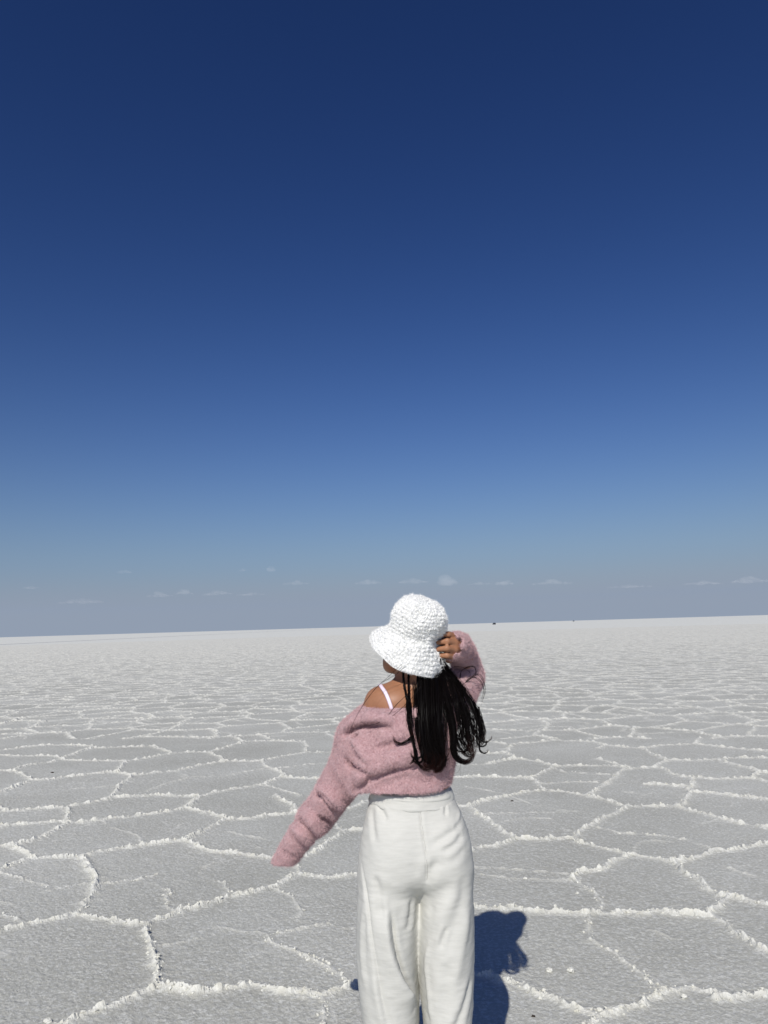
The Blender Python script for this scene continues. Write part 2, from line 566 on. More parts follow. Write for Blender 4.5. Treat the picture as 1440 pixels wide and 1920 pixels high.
# which plate or which ridge each face belongs to
GX0, GX1, GY0, GY1, GS = -11.0, 11.0, 1.2, 19.0, 0.035
gx = np.arange(GX0, GX1, GS); gy = np.arange(GY0, GY1, GS)
gxx, gyy = np.meshgrid(gx, gy, indexing='ij')
gd, _, gst, _ = crust_fields(gxx.ravel(), gyy.ravel())
free = (gd > 0.055).reshape(gxx.shape)
lab = np.zeros(free.shape, np.int32)
nx, ny = free.shape
nlab = 0
flist = free.tolist(); llist = lab.tolist()
for i in range(nx):
    fi = flist[i]; li = llist[i]
    for j in range(ny):
        if fi[j] and li[j] == 0:
            nlab += 1
            st_ = [(i, j)]; li[j] = nlab
            while st_:
                a, b = st_.pop()
                if a > 0 and flist[a-1][b] and llist[a-1][b] == 0: llist[a-1][b] = nlab; st_.append((a-1, b))
                if a < nx-1 and flist[a+1][b] and llist[a+1][b] == 0: llist[a+1][b] = nlab; st_.append((a+1, b))
                if b > 0 and flist[a][b-1] and llist[a][b-1] == 0: llist[a][b-1] = nlab; st_.append((a, b-1))
                if b < ny-1 and flist[a][b+1] and llist[a][b+1] == 0: llist[a][b+1] = nlab; st_.append((a, b+1))
lab = np.array(llist, np.int32)
fc = VX[Q].mean(1)
fd, frid = d[Q].mean(1), rid[Q[:, 0]]
gi = np.floor((fc[:, 0] - GX0) / GS).astype(int); gj = np.floor((fc[:, 1] - GY0) / GS).astype(int)
inr = (gi >= 0) & (gi < nx) & (gj >= 0) & (gj < ny)
plate_id = np.zeros(len(Q), np.int64)
plate_id[inr] = lab[gi[inr], gj[inr]]
is_ridge = (fd < 0.055) | (plate_id == 0)
key = np.where(is_ridge, 10 ** 12 + frid + 10, plate_id)
key = np.where((fc[:, 1] > 18.6) | ~inr | (is_ridge & (frid < 0)), -1, key)
# seen share: rank by area in the picture
q = fc - _C
zz = q @ _f
fpx = 720 + FPX * (q @ _r) / zz; fpy = 960 - FPX * (q @ _u) / zz
seen = (fpx > -20) & (fpx < 1460) & (fpy < 1940)
rr_ = np.hypot(fc[:, 0], fc[:, 1])
uk, inv = np.unique(key, return_inverse=True)
area = np.bincount(inv, weights=seen * np.minimum(1.0, 6.0 / rr_))
keep = set()
for base in (0, 1):
    idx = [i for i in range(len(uk)) if (uk[i] > 10 ** 11) == bool(base) and uk[i] > 0 and area[i] > 60]
    idx.sort(key=lambda i: -area[i])
    keep.update(idx[:290])
part_of = np.array([i if i in keep else -1 for i in range(len(uk))])[inv]
order = np.argsort(part_of, kind='stable')
cuts = np.nonzero(np.diff(part_of[order]))[0] + 1
for grp in np.split(order, cuts):
    pid = part_of[grp[0]]
    vid, loc = np.unique(Q[grp].ravel(), return_inverse=True)
    nm = 'salt_crust' if pid < 0 else ('salt_ridge' if uk[pid] > 10 ** 11 else 'salt_plate')
    me = mesh_np(nm, VX[vid], loc.reshape(-1, 4))
    fattr(me, 'ridge', ridge[vid])
    o = link(nm, me, SALT, salt_flat)
    if pid < 0:
        tag(o, kind='stuff')
print('plates', sum(1 for i in keep if uk[i] < 10 ** 11), 'ridges', sum(1 for i in keep if uk[i] > 10 ** 11))

# ================================================================== the person
import openvdb
class Vol:
    """signed distances on a grid; shapes are added with soft unions, then meshed"""
    def __init__(s, lo, hi, h):
        s.lo, s.h = np.array(lo, float), h
        s.n = np.ceil((np.array(hi) - s.lo) / h).astype(int) + 1
        s.D = np.full(s.n, 0.5, np.float32)
        s.ax = [(s.lo[i] + h * np.arange(s.n[i])).astype(np.float32) for i in range(3)]
    def sub(s, lo, hi):
        a = np.clip(np.floor((np.array(lo) - s.lo) / s.h).astype(int), 0, s.n - 1)
        b = np.clip(np.ceil((np.array(hi) - s.lo) / s.h).astype(int) + 1, 1, s.n)
        sl = tuple(slice(a[i], b[i]) for i in range(3))
        return sl, s.ax[0][sl[0]][:, None, None], s.ax[1][sl[1]][None, :, None], s.ax[2][sl[2]][None, None, :]
    def join(s, sl, d, k):
        o = s.D[sl]
        if k > 0:
            e = np.clip(0.5 + 0.5 * (o - d) / k, 0, 1)
            s.D[sl] = o + (d - o) * e - k * e * (1 - e)
        else:
            s.D[sl] = np.minimum(o, d)
    def cut(s, sl, d, k):
        """take away the shape d"""
        o = s.D[sl]; d = -d
        e = np.clip(0.5 - 0.5 * (o - d) / k, 0, 1)
        s.D[sl] = o + (d - o) * e + k * e * (1 - e)
    def cone(s, a, b, ra, rb, k=0.02, sy=1.0, carve=False):
        a, b = np.array(a, float), np.array(b, float)
        pad = max(ra, rb) * max(1, sy) + 2 * k + 0.02
        sl, x, y, z = s.sub(np.minimum(a, b) - pad, np.maximum(a, b) + pad)
        ab = b - a; L = ab @ ab + 1e-9
        t = np.clip(((x - a[0]) * ab[0] + (y - a[1]) * ab[1] + (z - a[2]) * ab[2]) / L, 0, 1)
        d = np.sqrt((x - a[0] - t * ab[0]) ** 2 + ((y - a[1] - t * ab[1]) / sy) ** 2 + (z - a[2] - t * ab[2]) ** 2) - (ra + (rb - ra) * t)
        (s.cut if carve else s.join)(sl, d * min(1.0, sy), k)
    def chain(s, pts, k=0.02, sy=1.0, carve=False):
        """pts: list of (point, radius)"""
        for (a, ra), (b, rb) in zip(pts[:-1], pts[1:]):
            s.cone(a, b, ra, rb, k, sy, carve)
    def ell(s, c, r, k=0.02, rot=None, carve=False):
        c, r = np.array(c, float), np.array(r, float)
        pad = r.max() + 2 * k + 0.02
        sl, x, y, z = s.sub(c - pad, c + pad)
        x, y, z = x - c[0], y - c[1], z - c[2]
        if rot is not None:
            R = np.array(rot)
            x, y, z = (R[0, 0] * x + R[1, 0] * y + R[2, 0] * z, R[0, 1] * x + R[1, 1] * y + R[2, 1] * z, R[0, 2] * x + R[1, 2] * y + R[2, 2] * z)
        q = np.sqrt((x / r[0]) ** 2 + (y / r[1]) ** 2 + (z / r[2]) ** 2)
        q1 = np.sqrt((x / r[0] ** 2) ** 2 + (y / r[1] ** 2) ** 2 + (z / r[2] ** 2) ** 2) + 1e-9
        (s.cut if carve else s.join)(sl, q * (q - 1) / q1, k)
    def column(s, zs, cx, rx, cy, ry, k=0.02, p=2.0, carve=False, round_=0.01):
        """an upright tube whose centre and half-widths change with height"""
        zs = np.array(zs); o = np.argsort(zs); zs = zs[o]
        cx, rx, cy, ry = (np.broadcast_to(np.array(v, float), o.shape)[o] for v in (cx, rx, cy, ry))
        m = 0.05 + 2 * k
        sl, x, y, z = s.sub(((cx - rx).min() - m, (cy - ry).min() - m, zs[0] - m), ((cx + rx).max() + m, (cy + ry).max() + m, zs[-1] + m))
        zz = z.ravel()
        f = lambda v: smooth_interp(zz, zs, v)[None, None, :]
        CX, RX, CY, RY = f(cx), f(rx), f(cy), f(ry)
        q = (np.abs((x - CX) / RX) ** p + np.abs((y - CY) / RY) ** p) ** (1 / p)
        d = (q - 1) * np.minimum(RX, RY)
        dz = np.maximum(zs[0] - z, z - zs[-1])
        d = np.where((d > -round_) & (dz > -round_), np.hypot(np.maximum(d + round_, 0), np.maximum(dz + round_, 0)) - round_, np.maximum(d, dz))
        (s.cut if carve else s.join)(sl, d.astype(np.float32), k)
    def mesh(s):
        b = 3 * s.h
        g = openvdb.FloatGrid(b)
        g.copyFromArray(np.clip(s.D, -b, b).astype(np.float32))
        P, q = g.convertToQuads(0.0)
        P = P.astype(float) * s.h + s.lo
        q = np.asarray(q).astype(np.int64)
        a, b_, c = P[q[:, 0]], P[q[:, 1]], P[q[:, 2]]
        if (np.cross(a, b_) * c).sum() < 0:
            q = q[:, ::-1]
        return P, q
def smooth_interp(x, xs, ys):
    i = np.clip(np.searchsorted(xs, x) - 1, 0, len(xs) - 2)
    h = xs[i + 1] - xs[i]
    t = np.clip((x - xs[i]) / h, 0, 1)
    m = np.gradient(ys, xs)
    return ((2 * t ** 3 - 3 * t ** 2 + 1) * ys[i] + (t ** 3 - 2 * t ** 2 + t) * h * m[i]
            + (-2 * t ** 3 + 3 * t ** 2) * ys[i + 1] + (t ** 3 - t ** 2) * h * m[i + 1])
def vnormals(P, q):
    n = np.cross(P[q[:, 2]] - P[q[:, 0]], P[q[:, 3]] - P[q[:, 1]])
    out = np.zeros_like(P)
    for k in range(4):
        for c in range(3):
            out[:, c] += np.bincount(q[:, k], weights=n[:, c], minlength=len(P))
    return out / (np.linalg.norm(out, axis=1, keepdims=True) + 1e-12)
def relax(P, q, it=2, f=0.5):
    e = np.concatenate([q[:, [i, (i + 1) % 4]] for i in range(4)])
    deg = np.bincount(e[:, 0], minlength=len(P)) + np.bincount(e[:, 1], minlength=len(P))
    for _ in range(it):
        s = np.stack([np.bincount(e[:, 0], weights=P[e[:, 1], c], minlength=len(P)) + np.bincount(e[:, 1], weights=P[e[:, 0], c], minlength=len(P)) for c in range(3)], -1)
        P = P + f * (s / np.maximum(deg, 1)[:, None] - P)
    return P
def spline(pts, n):
    """Catmull-Rom through pts"""
    p = np.array(pts, float)
    p = np.vstack((2 * p[0] - p[1], p, 2 * p[-1] - p[-2]))
    t = np.linspace(0, len(p) - 3 - 1e-6, n)
    i = t.astype(int); u = (t - i)[:, None]
    a, b, c, d = p[i], p[i + 1], p[i + 2], p[i + 3]
    return 0.5 * (2 * b + (c - a) * u + (2 * a - 5 * b + 4 * c - d) * u ** 2 + (3 * b - a - 3 * c + d) * u ** 3)
def bvh_of(P, q):
    return BVHTree.FromPolygons([tuple(v) for v in P], [tuple(int(i) for i in f) for f in q])
def hit(bvh, px, py):
    d = ray(px, py)
    h = bvh.ray_cast(Vector(_C), Vector(d).normalized())
    return None if h[0] is None else np.array(h[0])
def fold(P, N, bvh, line, amp, w, kind='valley', fade=True):
    """press a crease or raise a fold along a line over the cloth's near side"""
    pts = [hit(bvh, *p) for p in spline(line, 26)]
    pts = np.array([p for p in pts if p is not None])
    if len(pts) < 3:
        return P
    m = 4 * w
    sel = np.nonzero(((P > pts.min(0) - m) & (P < pts.max(0) + m)).all(1) & (N[:, 1] < 0.35))[0]
    Q = P[sel]
    best = np.full(len(sel), 9.0); sd = np.zeros(len(sel)); tt = np.zeros(len(sel))
    for i, (a, b) in enumerate(zip(pts[:-1], pts[1:])):
        ab = b - a
        t = np.clip((Q - a) @ ab / (ab @ ab + 1e-12), 0, 1)
        r = Q - a - t[:, None] * ab
        dd = np.linalg.norm(r, axis=1)
        side = np.cross(ab / (np.linalg.norm(ab) + 1e-9), N[sel])
        u = dd < best
        best[u] = dd[u]; sd[u] = (r * side).sum(1)[u]; tt[u] = (i + t[u]) / (len(pts) - 1)
    env = np.clip(np.sin(np.pi * np.clip(tt, 0.02, 0.98)) * 1.8, 0, 1) if fade else np.ones(len(sel))
    if kind == 'valley':
        f = -np.exp(-(best / w) ** 2) + 0.35 * np.exp(-((best - 1.9 * w) / w) ** 2)
    elif kind == 'ridge':
        f = np.exp(-(best / w) ** 2)
    else:                                   # step: the cloth above (left of) the line lies over the cloth below it
        ends = np.exp(-(np.maximum(best - np.abs(sd), 0) / w) ** 2)
        f = (np.exp(-(sd / (2.6 * w)) ** 2) / (1 + np.exp(np.clip(sd / (0.16 * w), -30, 30))) - 0.6 * np.exp(-((sd - 0.5 * w) / (0.55 * w)) ** 2)) * ends
    out = P.copy()
    out[sel] += (amp * env * f)[:, None] * N[sel]
    return out
def fuzz(P, q, N, n, length, width, seed, keep=None, droop=0.3, spread=0.7):
    """short fibres standing off a surface, one thin triangle each"""
    r = np.random.default_rng(seed)
    a, b, c, e = (P[q[:, i]] for i in range(4))
    ar = np.linalg.norm(np.cross(c - a, e - b), axis=1)
    if keep is not None:
        ar = ar * keep[q[:, 0]]
    f = r.choice(len(q), n, p=ar / ar.sum())
    u, v = r.random((n, 1)), r.random((n, 1))
    base = (a[f] * (1 - u) + b[f] * u) * (1 - v) + (e[f] * (1 - u) + c[f] * u) * v
    nn = N[q[f, 0]]
    d = nn + spread * r.normal(size=(n, 3)) + np.array([0, 0, -droop])
    d /= np.linalg.norm(d, axis=1, keepdims=True)
    L = length * (0.4 + 0.9 * r.random((n, 1)))
    side = np.cross(d, r.normal(size=(n, 3))); side /= np.linalg.norm(side, axis=1, keepdims=True) + 1e-9
    base = base - 0.001 * nn
    V = np.stack((base + side * width, base - side * width, base + d * L), 1).reshape(-1, 3)
    return V, np.arange(3 * n).reshape(-1, 3)

# ---------------------------------------------------------------- materials
def skin_material():
    m = NT('skin'); co = m.coord()
    col = m.ramp(m.noise(co, 30, 4, 0.6), [(0.3, (0.29, 0.135, 0.070)), (0.7, (0.345, 0.165, 0.090))])
    return m.set(Base_Color=col, Roughness=0.5, Specular_IOR_Level=0.35, Subsurface_Weight=0.08, Subsurface_Radius=(0.012, 0.005, 0.003),
                 Normal=m.bump(m.noise(co, 350, 2, 0.5), 0.12, 0.001))
def knit_material():
    m = NT('pink_mohair'); co = m.coord()
    a = m.noise(co, 26, 4, 0.65); b = m.noise(co, 190, 4, 0.75)
    col = m.ramp(a, [(0.3, (0.37, 0.21, 0.215)), (0.7, (0.475, 0.290, 0.292))])
    col = m.mix(m.ramp(b, [(0.38, (0, 0, 0)), (0.68, (1, 1, 1))]), col, (0.57, 0.385, 0.39))
    nb = m.bump(b, 0.8, 0.006)
    return m.set(Base_Color=col, Roughness=1.0, Specular_IOR_Level=0.05, Sheen_Weight=0.25, Sheen_Roughness=0.6, Normal=nb)
def plain(name, col, rough=0.9, spec=0.2):
    m = NT(name); co = m.coord()
    c = m.mix(m.math('MULTIPLY', m.noise(co, 40, 3), 0.35), col, tuple(0.85 * v for v in col))
    return m.set(Base_Color=c, Roughness=rough, Specular_IOR_Level=spec)
def trouser_material():
    m = NT('white_crepe'); co = m.coord()
    mp = m.n('Mapping'); mp.inputs['Scale'].default_value = (24, 24, 190)
    m.l(co, mp.inputs['Vector'])
    slub = m.noise(mp.outputs[0], 1.0, 4, 0.65)
    mp2 = m.n('Mapping'); mp2.inputs['Scale'].default_value = (9, 9, 40)
    m.l(co, mp2.inputs['Vector'])
    crink = m.noise(mp2.outputs[0], 1.0, 3, 0.6)
    fine = m.noise(co, 420, 2, 0.6)
    col = m.ramp(slub, [(0.3, (0.51, 0.505, 0.46)), (0.65, (0.55, 0.545, 0.50))])
    nb = m.bump(slub, 0.15, 0.004)
    nb = m.bump(crink, 0.10, 0.010, nb)
    nb = m.bump(fine, 0.12, 0.001, nb)
    return m.set(Base_Color=col, Roughness=0.85, Specular_IOR_Level=0.2, Normal=nb)
def hat_material():
    m = NT('white_chenille'); co = m.coord()
    a = m.noise(co, 90, 3, 0.6)
    col = m.ramp(a, [(0.3, (0.78, 0.78, 0.75)), (0.7, (0.86, 0.86, 0.835))])
    return m.set(Base_Color=col, Roughness=1.0, Specular_IOR_Level=0.05, Sheen_Weight=0.15, Normal=m.bump(m.noise(co, 500, 2, 0.7), 0.6, 0.003))
def hair_material():
    m = NT('black_brown_hair')
    tip = m.attr('tip')
    col = m.mix(tip, (0.0035, 0.0026, 0.0026), (0.030, 0.009, 0.007))
    return m.set(Base_Color=col, Roughness=0.45, Specular_IOR_Level=0.07)
SKIN, KNIT, TROUSER, HATM, HAIRM = skin_material(), knit_material(), trouser_material(), hat_material(), hair_material()
KNITF = plain('pink_mohair_fibre', (0.56, 0.37, 0.375), 1.0, 0.05)
HATF = plain('white_chenille_fibre', (0.84, 0.84, 0.815), 1.0, 0.05)

person = bpy.data.objects.new('person', None)
scene.collection.objects.link(person)
_base = at(785, 1700, 2.42)
person.location = (_base[0], _base[1], 0.0)
bpy.context.view_layer.update()
tag(person, 'person from behind in pink fuzzy sweater and white wide trousers, hand on hat', 'person')

A = at
YB = 2.42                                   # distance of the body's middle
# head: turned to her left and a little away, chin up
head_c = A(769, 1200, 2.438)
face = Vector((-0.72, 0.68, 0.14)).normalized()
HR = np.array(Matrix((face.cross(Vector((0, 0, 1))).normalized(), face, face.cross(Vector((0, 0, 1))).normalized().cross(face))).transposed())
def hp(side, fwd, up):
    return head_c + 0.93 * (HR @ np.array([side, fwd, up]))

# ---------------------------------------------------------------- body
sh_l, sh_r = A(713, 1321, 2.41), A(836, 1312, 2.46)
el_l, wr_l = A(645, 1455, 2.48), A(556, 1584, 2.60)
el_r, wr_r = A(879, 1260, 2.655), A(855, 1214, 2.485)
B = Vol((-0.40, 2.22, 0.0), (0.42, 2.84, 1.66), 0.0045)
B.ell(hp(0, -0.005, 0.025), (0.066, 0.078, 0.082), 0.01, HR)                  # skull
B.ell(hp(0, 0.028, -0.035), (0.058, 0.062, 0.078), 0.03, HR)                  # face
B.cone(hp(-0.035, 0.045, -0.085), hp(0.035, 0.045, -0.085), 0.024, 0.024, 0.03)   # jaw
B.cone(hp(-0.052, 0.012, -0.060), hp(-0.02, 0.068, -0.098), 0.020, 0.020, 0.022)
B.cone(hp(0.052, 0.012, -0.060), hp(0.02, 0.068, -0.098), 0.020, 0.020, 0.022)
B.ell(hp(0, 0.075, -0.100), (0.020, 0.018, 0.018), 0.02, HR)                  # chin
B.cone(hp(0, 0.088, 0.005), hp(0, 0.108, -0.032), 0.007, 0.012, 0.012)        # nose
B.cone(hp(-0.018, 0.089, -0.064), hp(0.018, 0.089, -0.064), 0.007, 0.007, 0.006)   # lips
B.cone(hp(-0.015, 0.088, -0.074), hp(0.015, 0.088, -0.074), 0.008, 0.008, 0.004)
for sx in (-1, 1):
    B.ell(hp(0.030 * sx, 0.083, 0.002), (0.017, 0.014, 0.011), 0.006, HR, carve=True)     # eye sockets
    B.ell(hp(0.030 * sx, 0.078, 0.002), (0.012, 0.012, 0.012), 0.004, HR)
    B.ell(hp(0.074 * sx, -0.004, -0.015), (0.008, 0.019, 0.030), 0.008, HR)               # ears
neck_b, neck_t = A(786, 1296, 2.425), hp(0, -0.018, -0.055)
B.chain([(neck_t, 0.050), ((neck_b + neck_t) / 2, 0.049), (neck_b, 0.056)], 0.02)
# torso
tz = [A(770, y, YB)[2] for y in (1300, 1330, 1380, 1440, 1490, 1540, 1600, 1650)]
tx = [A(x, y, YB)[0] for x, y in ((779, 1300), (773, 1330), (772, 1380), (772, 1440), (774, 1490), (779, 1540), (783, 1600), (786, 1650))]
B.column(tz, tx, [0.075, 0.118, 0.132, 0.120, 0.112, 0.135, 0.150, 0.140], [2.425, 2.425, 2.42, 2.42, 2.42, 2.42, 2.42, 2.42],
         [0.060, 0.085, 0.100, 0.092, 0.088, 0.10, 0.112, 0.10], 0.02, 2.2, round_=0.03)
# shoulder girdle
B.cone(A(752, 1291, 2.425), A(712, 1314, 2.41), 0.034, 0.040, 0.035)
B.cone(A(790, 1290, 2.425), A(836, 1306, 2.46), 0.044, 0.046, 0.035)
B.ell(A(742, 1322, 2.385), (0.075, 0.055, 0.060), 0.03)                       # shoulder blade
B.chain([(sh_l, 0.046), (A(690, 1365, 2.42), 0.044), (el_l, 0.034), (A(597, 1528, 2.545), 0.032), (wr_l, 0.023)], 0.025)
B.chain([(sh_r, 0.048), (A(856, 1298, 2.55), 0.040), (el_r, 0.034), (A(868, 1232, 2.57), 0.030), (wr_r, 0.023)], 0.025)
# her right hand, fingers over the hat
palm = A(853, 1212, 2.462)
B.cone(wr_r, palm, 0.022, 0.026, 0.015)
kn = [A(852, 1193, 2.452), A(853, 1205, 2.437), A(852, 1218, 2.434), A(848, 1230, 2.440)]
for k_ in kn:
    B.cone(palm, k_, 0.018, 0.0125, 0.010)
tips = [((840, 1189, 2.425), (824, 1190, 2.425)), ((839, 1202, 2.411), (821, 1205, 2.420)), ((838, 1215.5, 2.406), (819, 1218, 2.418)), ((838, 1229, 2.415), (824, 1230, 2.425))]
for k_, (m_, t_) in zip(kn, tips):
    B.chain([(k_, 0.0115), (A(*m_), 0.0098), (A(*t_), 0.0082)], 0.003)
B.chain([(A(854, 1226, 2.47), 0.015), (A(842, 1236, 2.475), 0.012), (A(830, 1234, 2.465), 0.010)], 0.008)
# her left hand, inside the long sleeve
hl = A(549, 1594, 2.61)
B.cone(wr_l, hl, 0.022, 0.026, 0.012)
for j, dx in enumerate((-13, -5, 3, 10)):
    B.chain([(hl, 0.014), (A(541 + 0.8 * dx, 1606, 2.62), 0.009), (A(543 + 0.8 * dx, 1600, 2.605), 0.0075)], 0.004)
B.chain([(A(556, 1590, 2.60), 0.013), (A(556, 1602, 2.60), 0.010), (A(550, 1606, 2.60), 0.008)], 0.006)
# legs and feet under the trousers
for px_top, px_b, yb in ((735, 733, 2.43), (832, 836, 2.44)):
    top = A(px_top, 1640, YB); x_b = A(px_b, 1900, yb)[0]
    B.chain([(top, 0.078), (np.array([x_b, yb, 0.44]), 0.052), (np.array([x_b, yb, 0.30]), 0.050), (np.array([x_b, yb, 0.09]), 0.034)], 0.03)
    B.chain([(np.array([x_b, yb, 0.075]), 0.034), (np.array([x_b - 0.005, yb + 0.12, 0.05]), 0.036), (np.array([x_b - 0.008, yb + 0.17, 0.045]), 0.028)], 0.02)
P, q = B.mesh()
P = relax(P, q, 2)
bodyP, bodyq = P, q
body_me = mesh_np('body', P, q, smooth=True)
body = link('body', body_me, SKIN, person)
tag(body, 'tanned skin of the bare shoulder, neck and the hand on the hat')
body_bvh = bvh_of(P, q)

# ---------------------------------------------------------------- sweater
S = Vol((-0.44, 2.18, 0.78), (0.42, 2.84, 1.62), 0.004)
def zs_of(ys):
    return [A(770, y, YB)[2] for y in ys]
ys = (1300, 1330, 1370, 1410, 1450, 1485, 1512)
S.column(zs_of(ys), [A(x, y, YB)[0] for x, y in zip((770, 766, 764, 762, 760, 758, 757), ys)],
         [0.105, 0.135, 0.150, 0.152, 0.147, 0.144, 0.142], 2.415, [0.085, 0.112, 0.128, 0.130, 0.118, 0.116, 0.114], 0.02, 2.3, round_=0.012)
S.cone(A(726, 1345, 2.41), A(676, 1385, 2.425), 0.066, 0.075, 0.05)
# neckline: everything above this line is bare, rising towards her right shoulder
sl, x, y, z = S.sub((-0.5, 2.1, 1.2), (0.5, 2.9, 1.7))
zc = np.interp(x.ravel(), [A(p, 1320, YB)[0] for p in (640, 683, 730, 775, 800, 835, 860)], [A(p, v, YB)[2] for p, v in ((640, 1330), (683, 1325), (730, 1324), (775, 1321), (800, 1310), (835, 1286), (860, 1275))])[:, None, None]
S.cut(sl, (zc - z + 0.10 * np.clip(y - 2.45, 0, 1)) * np.ones_like(S.D[sl]), 0.018)
# the cloth of the sleeve hangs over the lower back in a fold
S.chain([(A(672, 1470, 2.40), 0.040), (A(700, 1440, 2.345), 0.034), (A(745, 1416, 2.318), 0.026), (A(790, 1408, 2.312), 0.018)], 0.03)
# hem, higher on her right
sl, x, y, z = S.sub((-0.5, 2.1, 0.85), (0.5, 2.9, 1.12))
zh = np.interp(x.ravel(), [A(p, 1490, YB)[0] for p in (660, 690, 735, 785, 848)], [A(p, v, YB)[2] for p, v in ((660, 1500), (690, 1499), (735, 1494), (785, 1485), (848, 1470))])[:, None, None]
S.cut(sl, (z - zh + 0.0 * y) * np.where(x > A(640, 1490, YB)[0], 1, 1) * np.ones_like(S.D[sl]), 0.010)
# left sleeve, bunched folds toward the cuff
S.chain([(A(706, 1352, 2.415), 0.060), (A(677, 1396, 2.43), 0.068), (A(657, 1436, 2.45), 0.064), (A(636, 1470, 2.475), 0.057), (A(614, 1503, 2.51), 0.055)], 0.03)
S.chain([(A(612, 1505, 2.515), 0.055), (A(594, 1530, 2.545), 0.056)], 0.012)
S.chain([(A(592, 1533, 2.55), 0.054), (A(583, 1544, 2.56), 0.050)], 0.010)
S.chain([(A(568, 1562, 2.585), 0.043), (A(560, 1574, 2.597), 0.043)], 0.006)
S.chain([(A(556, 1580, 2.60), 0.041), (A(543, 1598, 2.62), 0.037), (A(530, 1618, 2.640), 0.036)], 0.010)
sl, x, y, z = S.sub(A(490, 1650, 2.70) - 0.06, A(575, 1590, 2.56) + 0.05)
cu, cd_ = A(534.5, 1613, 2.634), np.array([-0.50, 0.10, -0.86])
cd_ = cd_ / np.linalg.norm(cd_)
S.cut(sl, -((x - cu[0]) * cd_[0] + (y - cu[1]) * cd_[1] + (z - cu[2]) * cd_[2]), 0.006)
# right sleeve, raised; cuff opens to the hand
S.chain([(A(828, 1322, 2.45), 0.072), (A(856, 1300, 2.55), 0.062), (A(875, 1270, 2.65), 0.058)], 0.03)
S.chain([(A(878, 1266, 2.655), 0.058), (A(874, 1250, 2.65), 0.053)], 0.012)
S.chain([(A(875, 1238, 2.625), 0.046), (A(866, 1224, 2.565), 0.046), (A(857, 1212, 2.50), 0.043), (A(851, 1211, 2.468), 0.043)], 0.010)
S.cone(A(846, 1210.5, 2.452), A(851, 1211, 2.468), 0.043, 0.042, 0.006)
S.chain([(A(836, 1208, 2.42), 0.038), (A(850, 1211, 2.468), 0.036), (A(860, 1215, 2.51), 0.028)], 0.004, carve=True)
# the hem and the left cuff are open below
S.column([0.90, A(770, 1468, YB)[2], A(770, 1452, YB)[2]], A(760, 1480, YB)[0], [0.134, 0.132, 0.09], 2.415, [0.107, 0.105, 0.07], 0.004, 2.3, carve=True)
S.cone(A(543, 1599, 2.618), A(525, 1626, 2.648), 0.029, 0.030, 0.003, carve=True)
# deep creases and the rolls of cloth beside them, laid on the first surface and cut into it
P, q = S.mesh()
sw_bvh = bvh_of(P, q)
def on_surface(line, n=18):
    pts = [hit(sw_bvh, *p) for p in spline(line, n)]
    return [p for p in pts if p is not None]
for line, r_ in ((((650, 1368), (664, 1353), (684, 1345), (706, 1343), (732, 1350)), 0.015),
                 (((664, 1384), (682, 1402), (698, 1420)), 0.012),
                 (((596, 1476), (612, 1488), (628, 1502), (640, 1508)), 0.012),
                 (((568, 1524), (582, 1533), (594, 1546), (602, 1556)), 0.012),
                 (((548, 1552), (560, 1560), (572, 1570), (582, 1580)), 0.010)):
    pts = on_surface(line)
    for i, (a, b) in enumerate(zip(pts[:-1], pts[1:])):
        f_ = math.sin(math.pi * (i + 0.5) / len(pts)) ** 0.5
        S.cone(a, b, r_ * f_, r_ * f_, 0.016)
for line, r_ in ((((644, 1382), (656, 1367), (678, 1359), (702, 1357), (730, 1364)), 0.010),
                 (((657, 1374), (672, 1390), (684, 1402), (694, 1412)), 0.006),
                 (((664, 1484), (692, 1461), (722, 1447), (752, 1438), (790, 1434)), 0.013),
                 (((588, 1485), (606, 1498), (622, 1513), (634, 1520)), 0.010),
                 (((556, 1532), (571, 1544), (583, 1556), (594, 1570)), 0.011),
                 (((600, 1531), (613, 1539), (629, 1546)), 0.007),
                 (((648, 1425), (666, 1439), (688, 1450)), 0.008),
                 (((704, 1402), (730, 1398), (758, 1390)), 0.006),
                 (((848, 1238), (868, 1236), (886, 1227)), 0.009),
                 (((866, 1196), (860, 1210), (862, 1224)), 0.006)):
    pts = on_surface(line)
    for i, (a, b) in enumerate(zip(pts[:-1], pts[1:])):
        f_ = math.sin(math.pi * (i + 0.5) / len(pts)) ** 0.6
        S.cone(a, b, r_ * f_, r_ * f_, 0.010, carve=True)
P, q = S.mesh()
P = relax(P, q, 1)
sw_bvh = bvh_of(P, q)
N = vnormals(P, q)
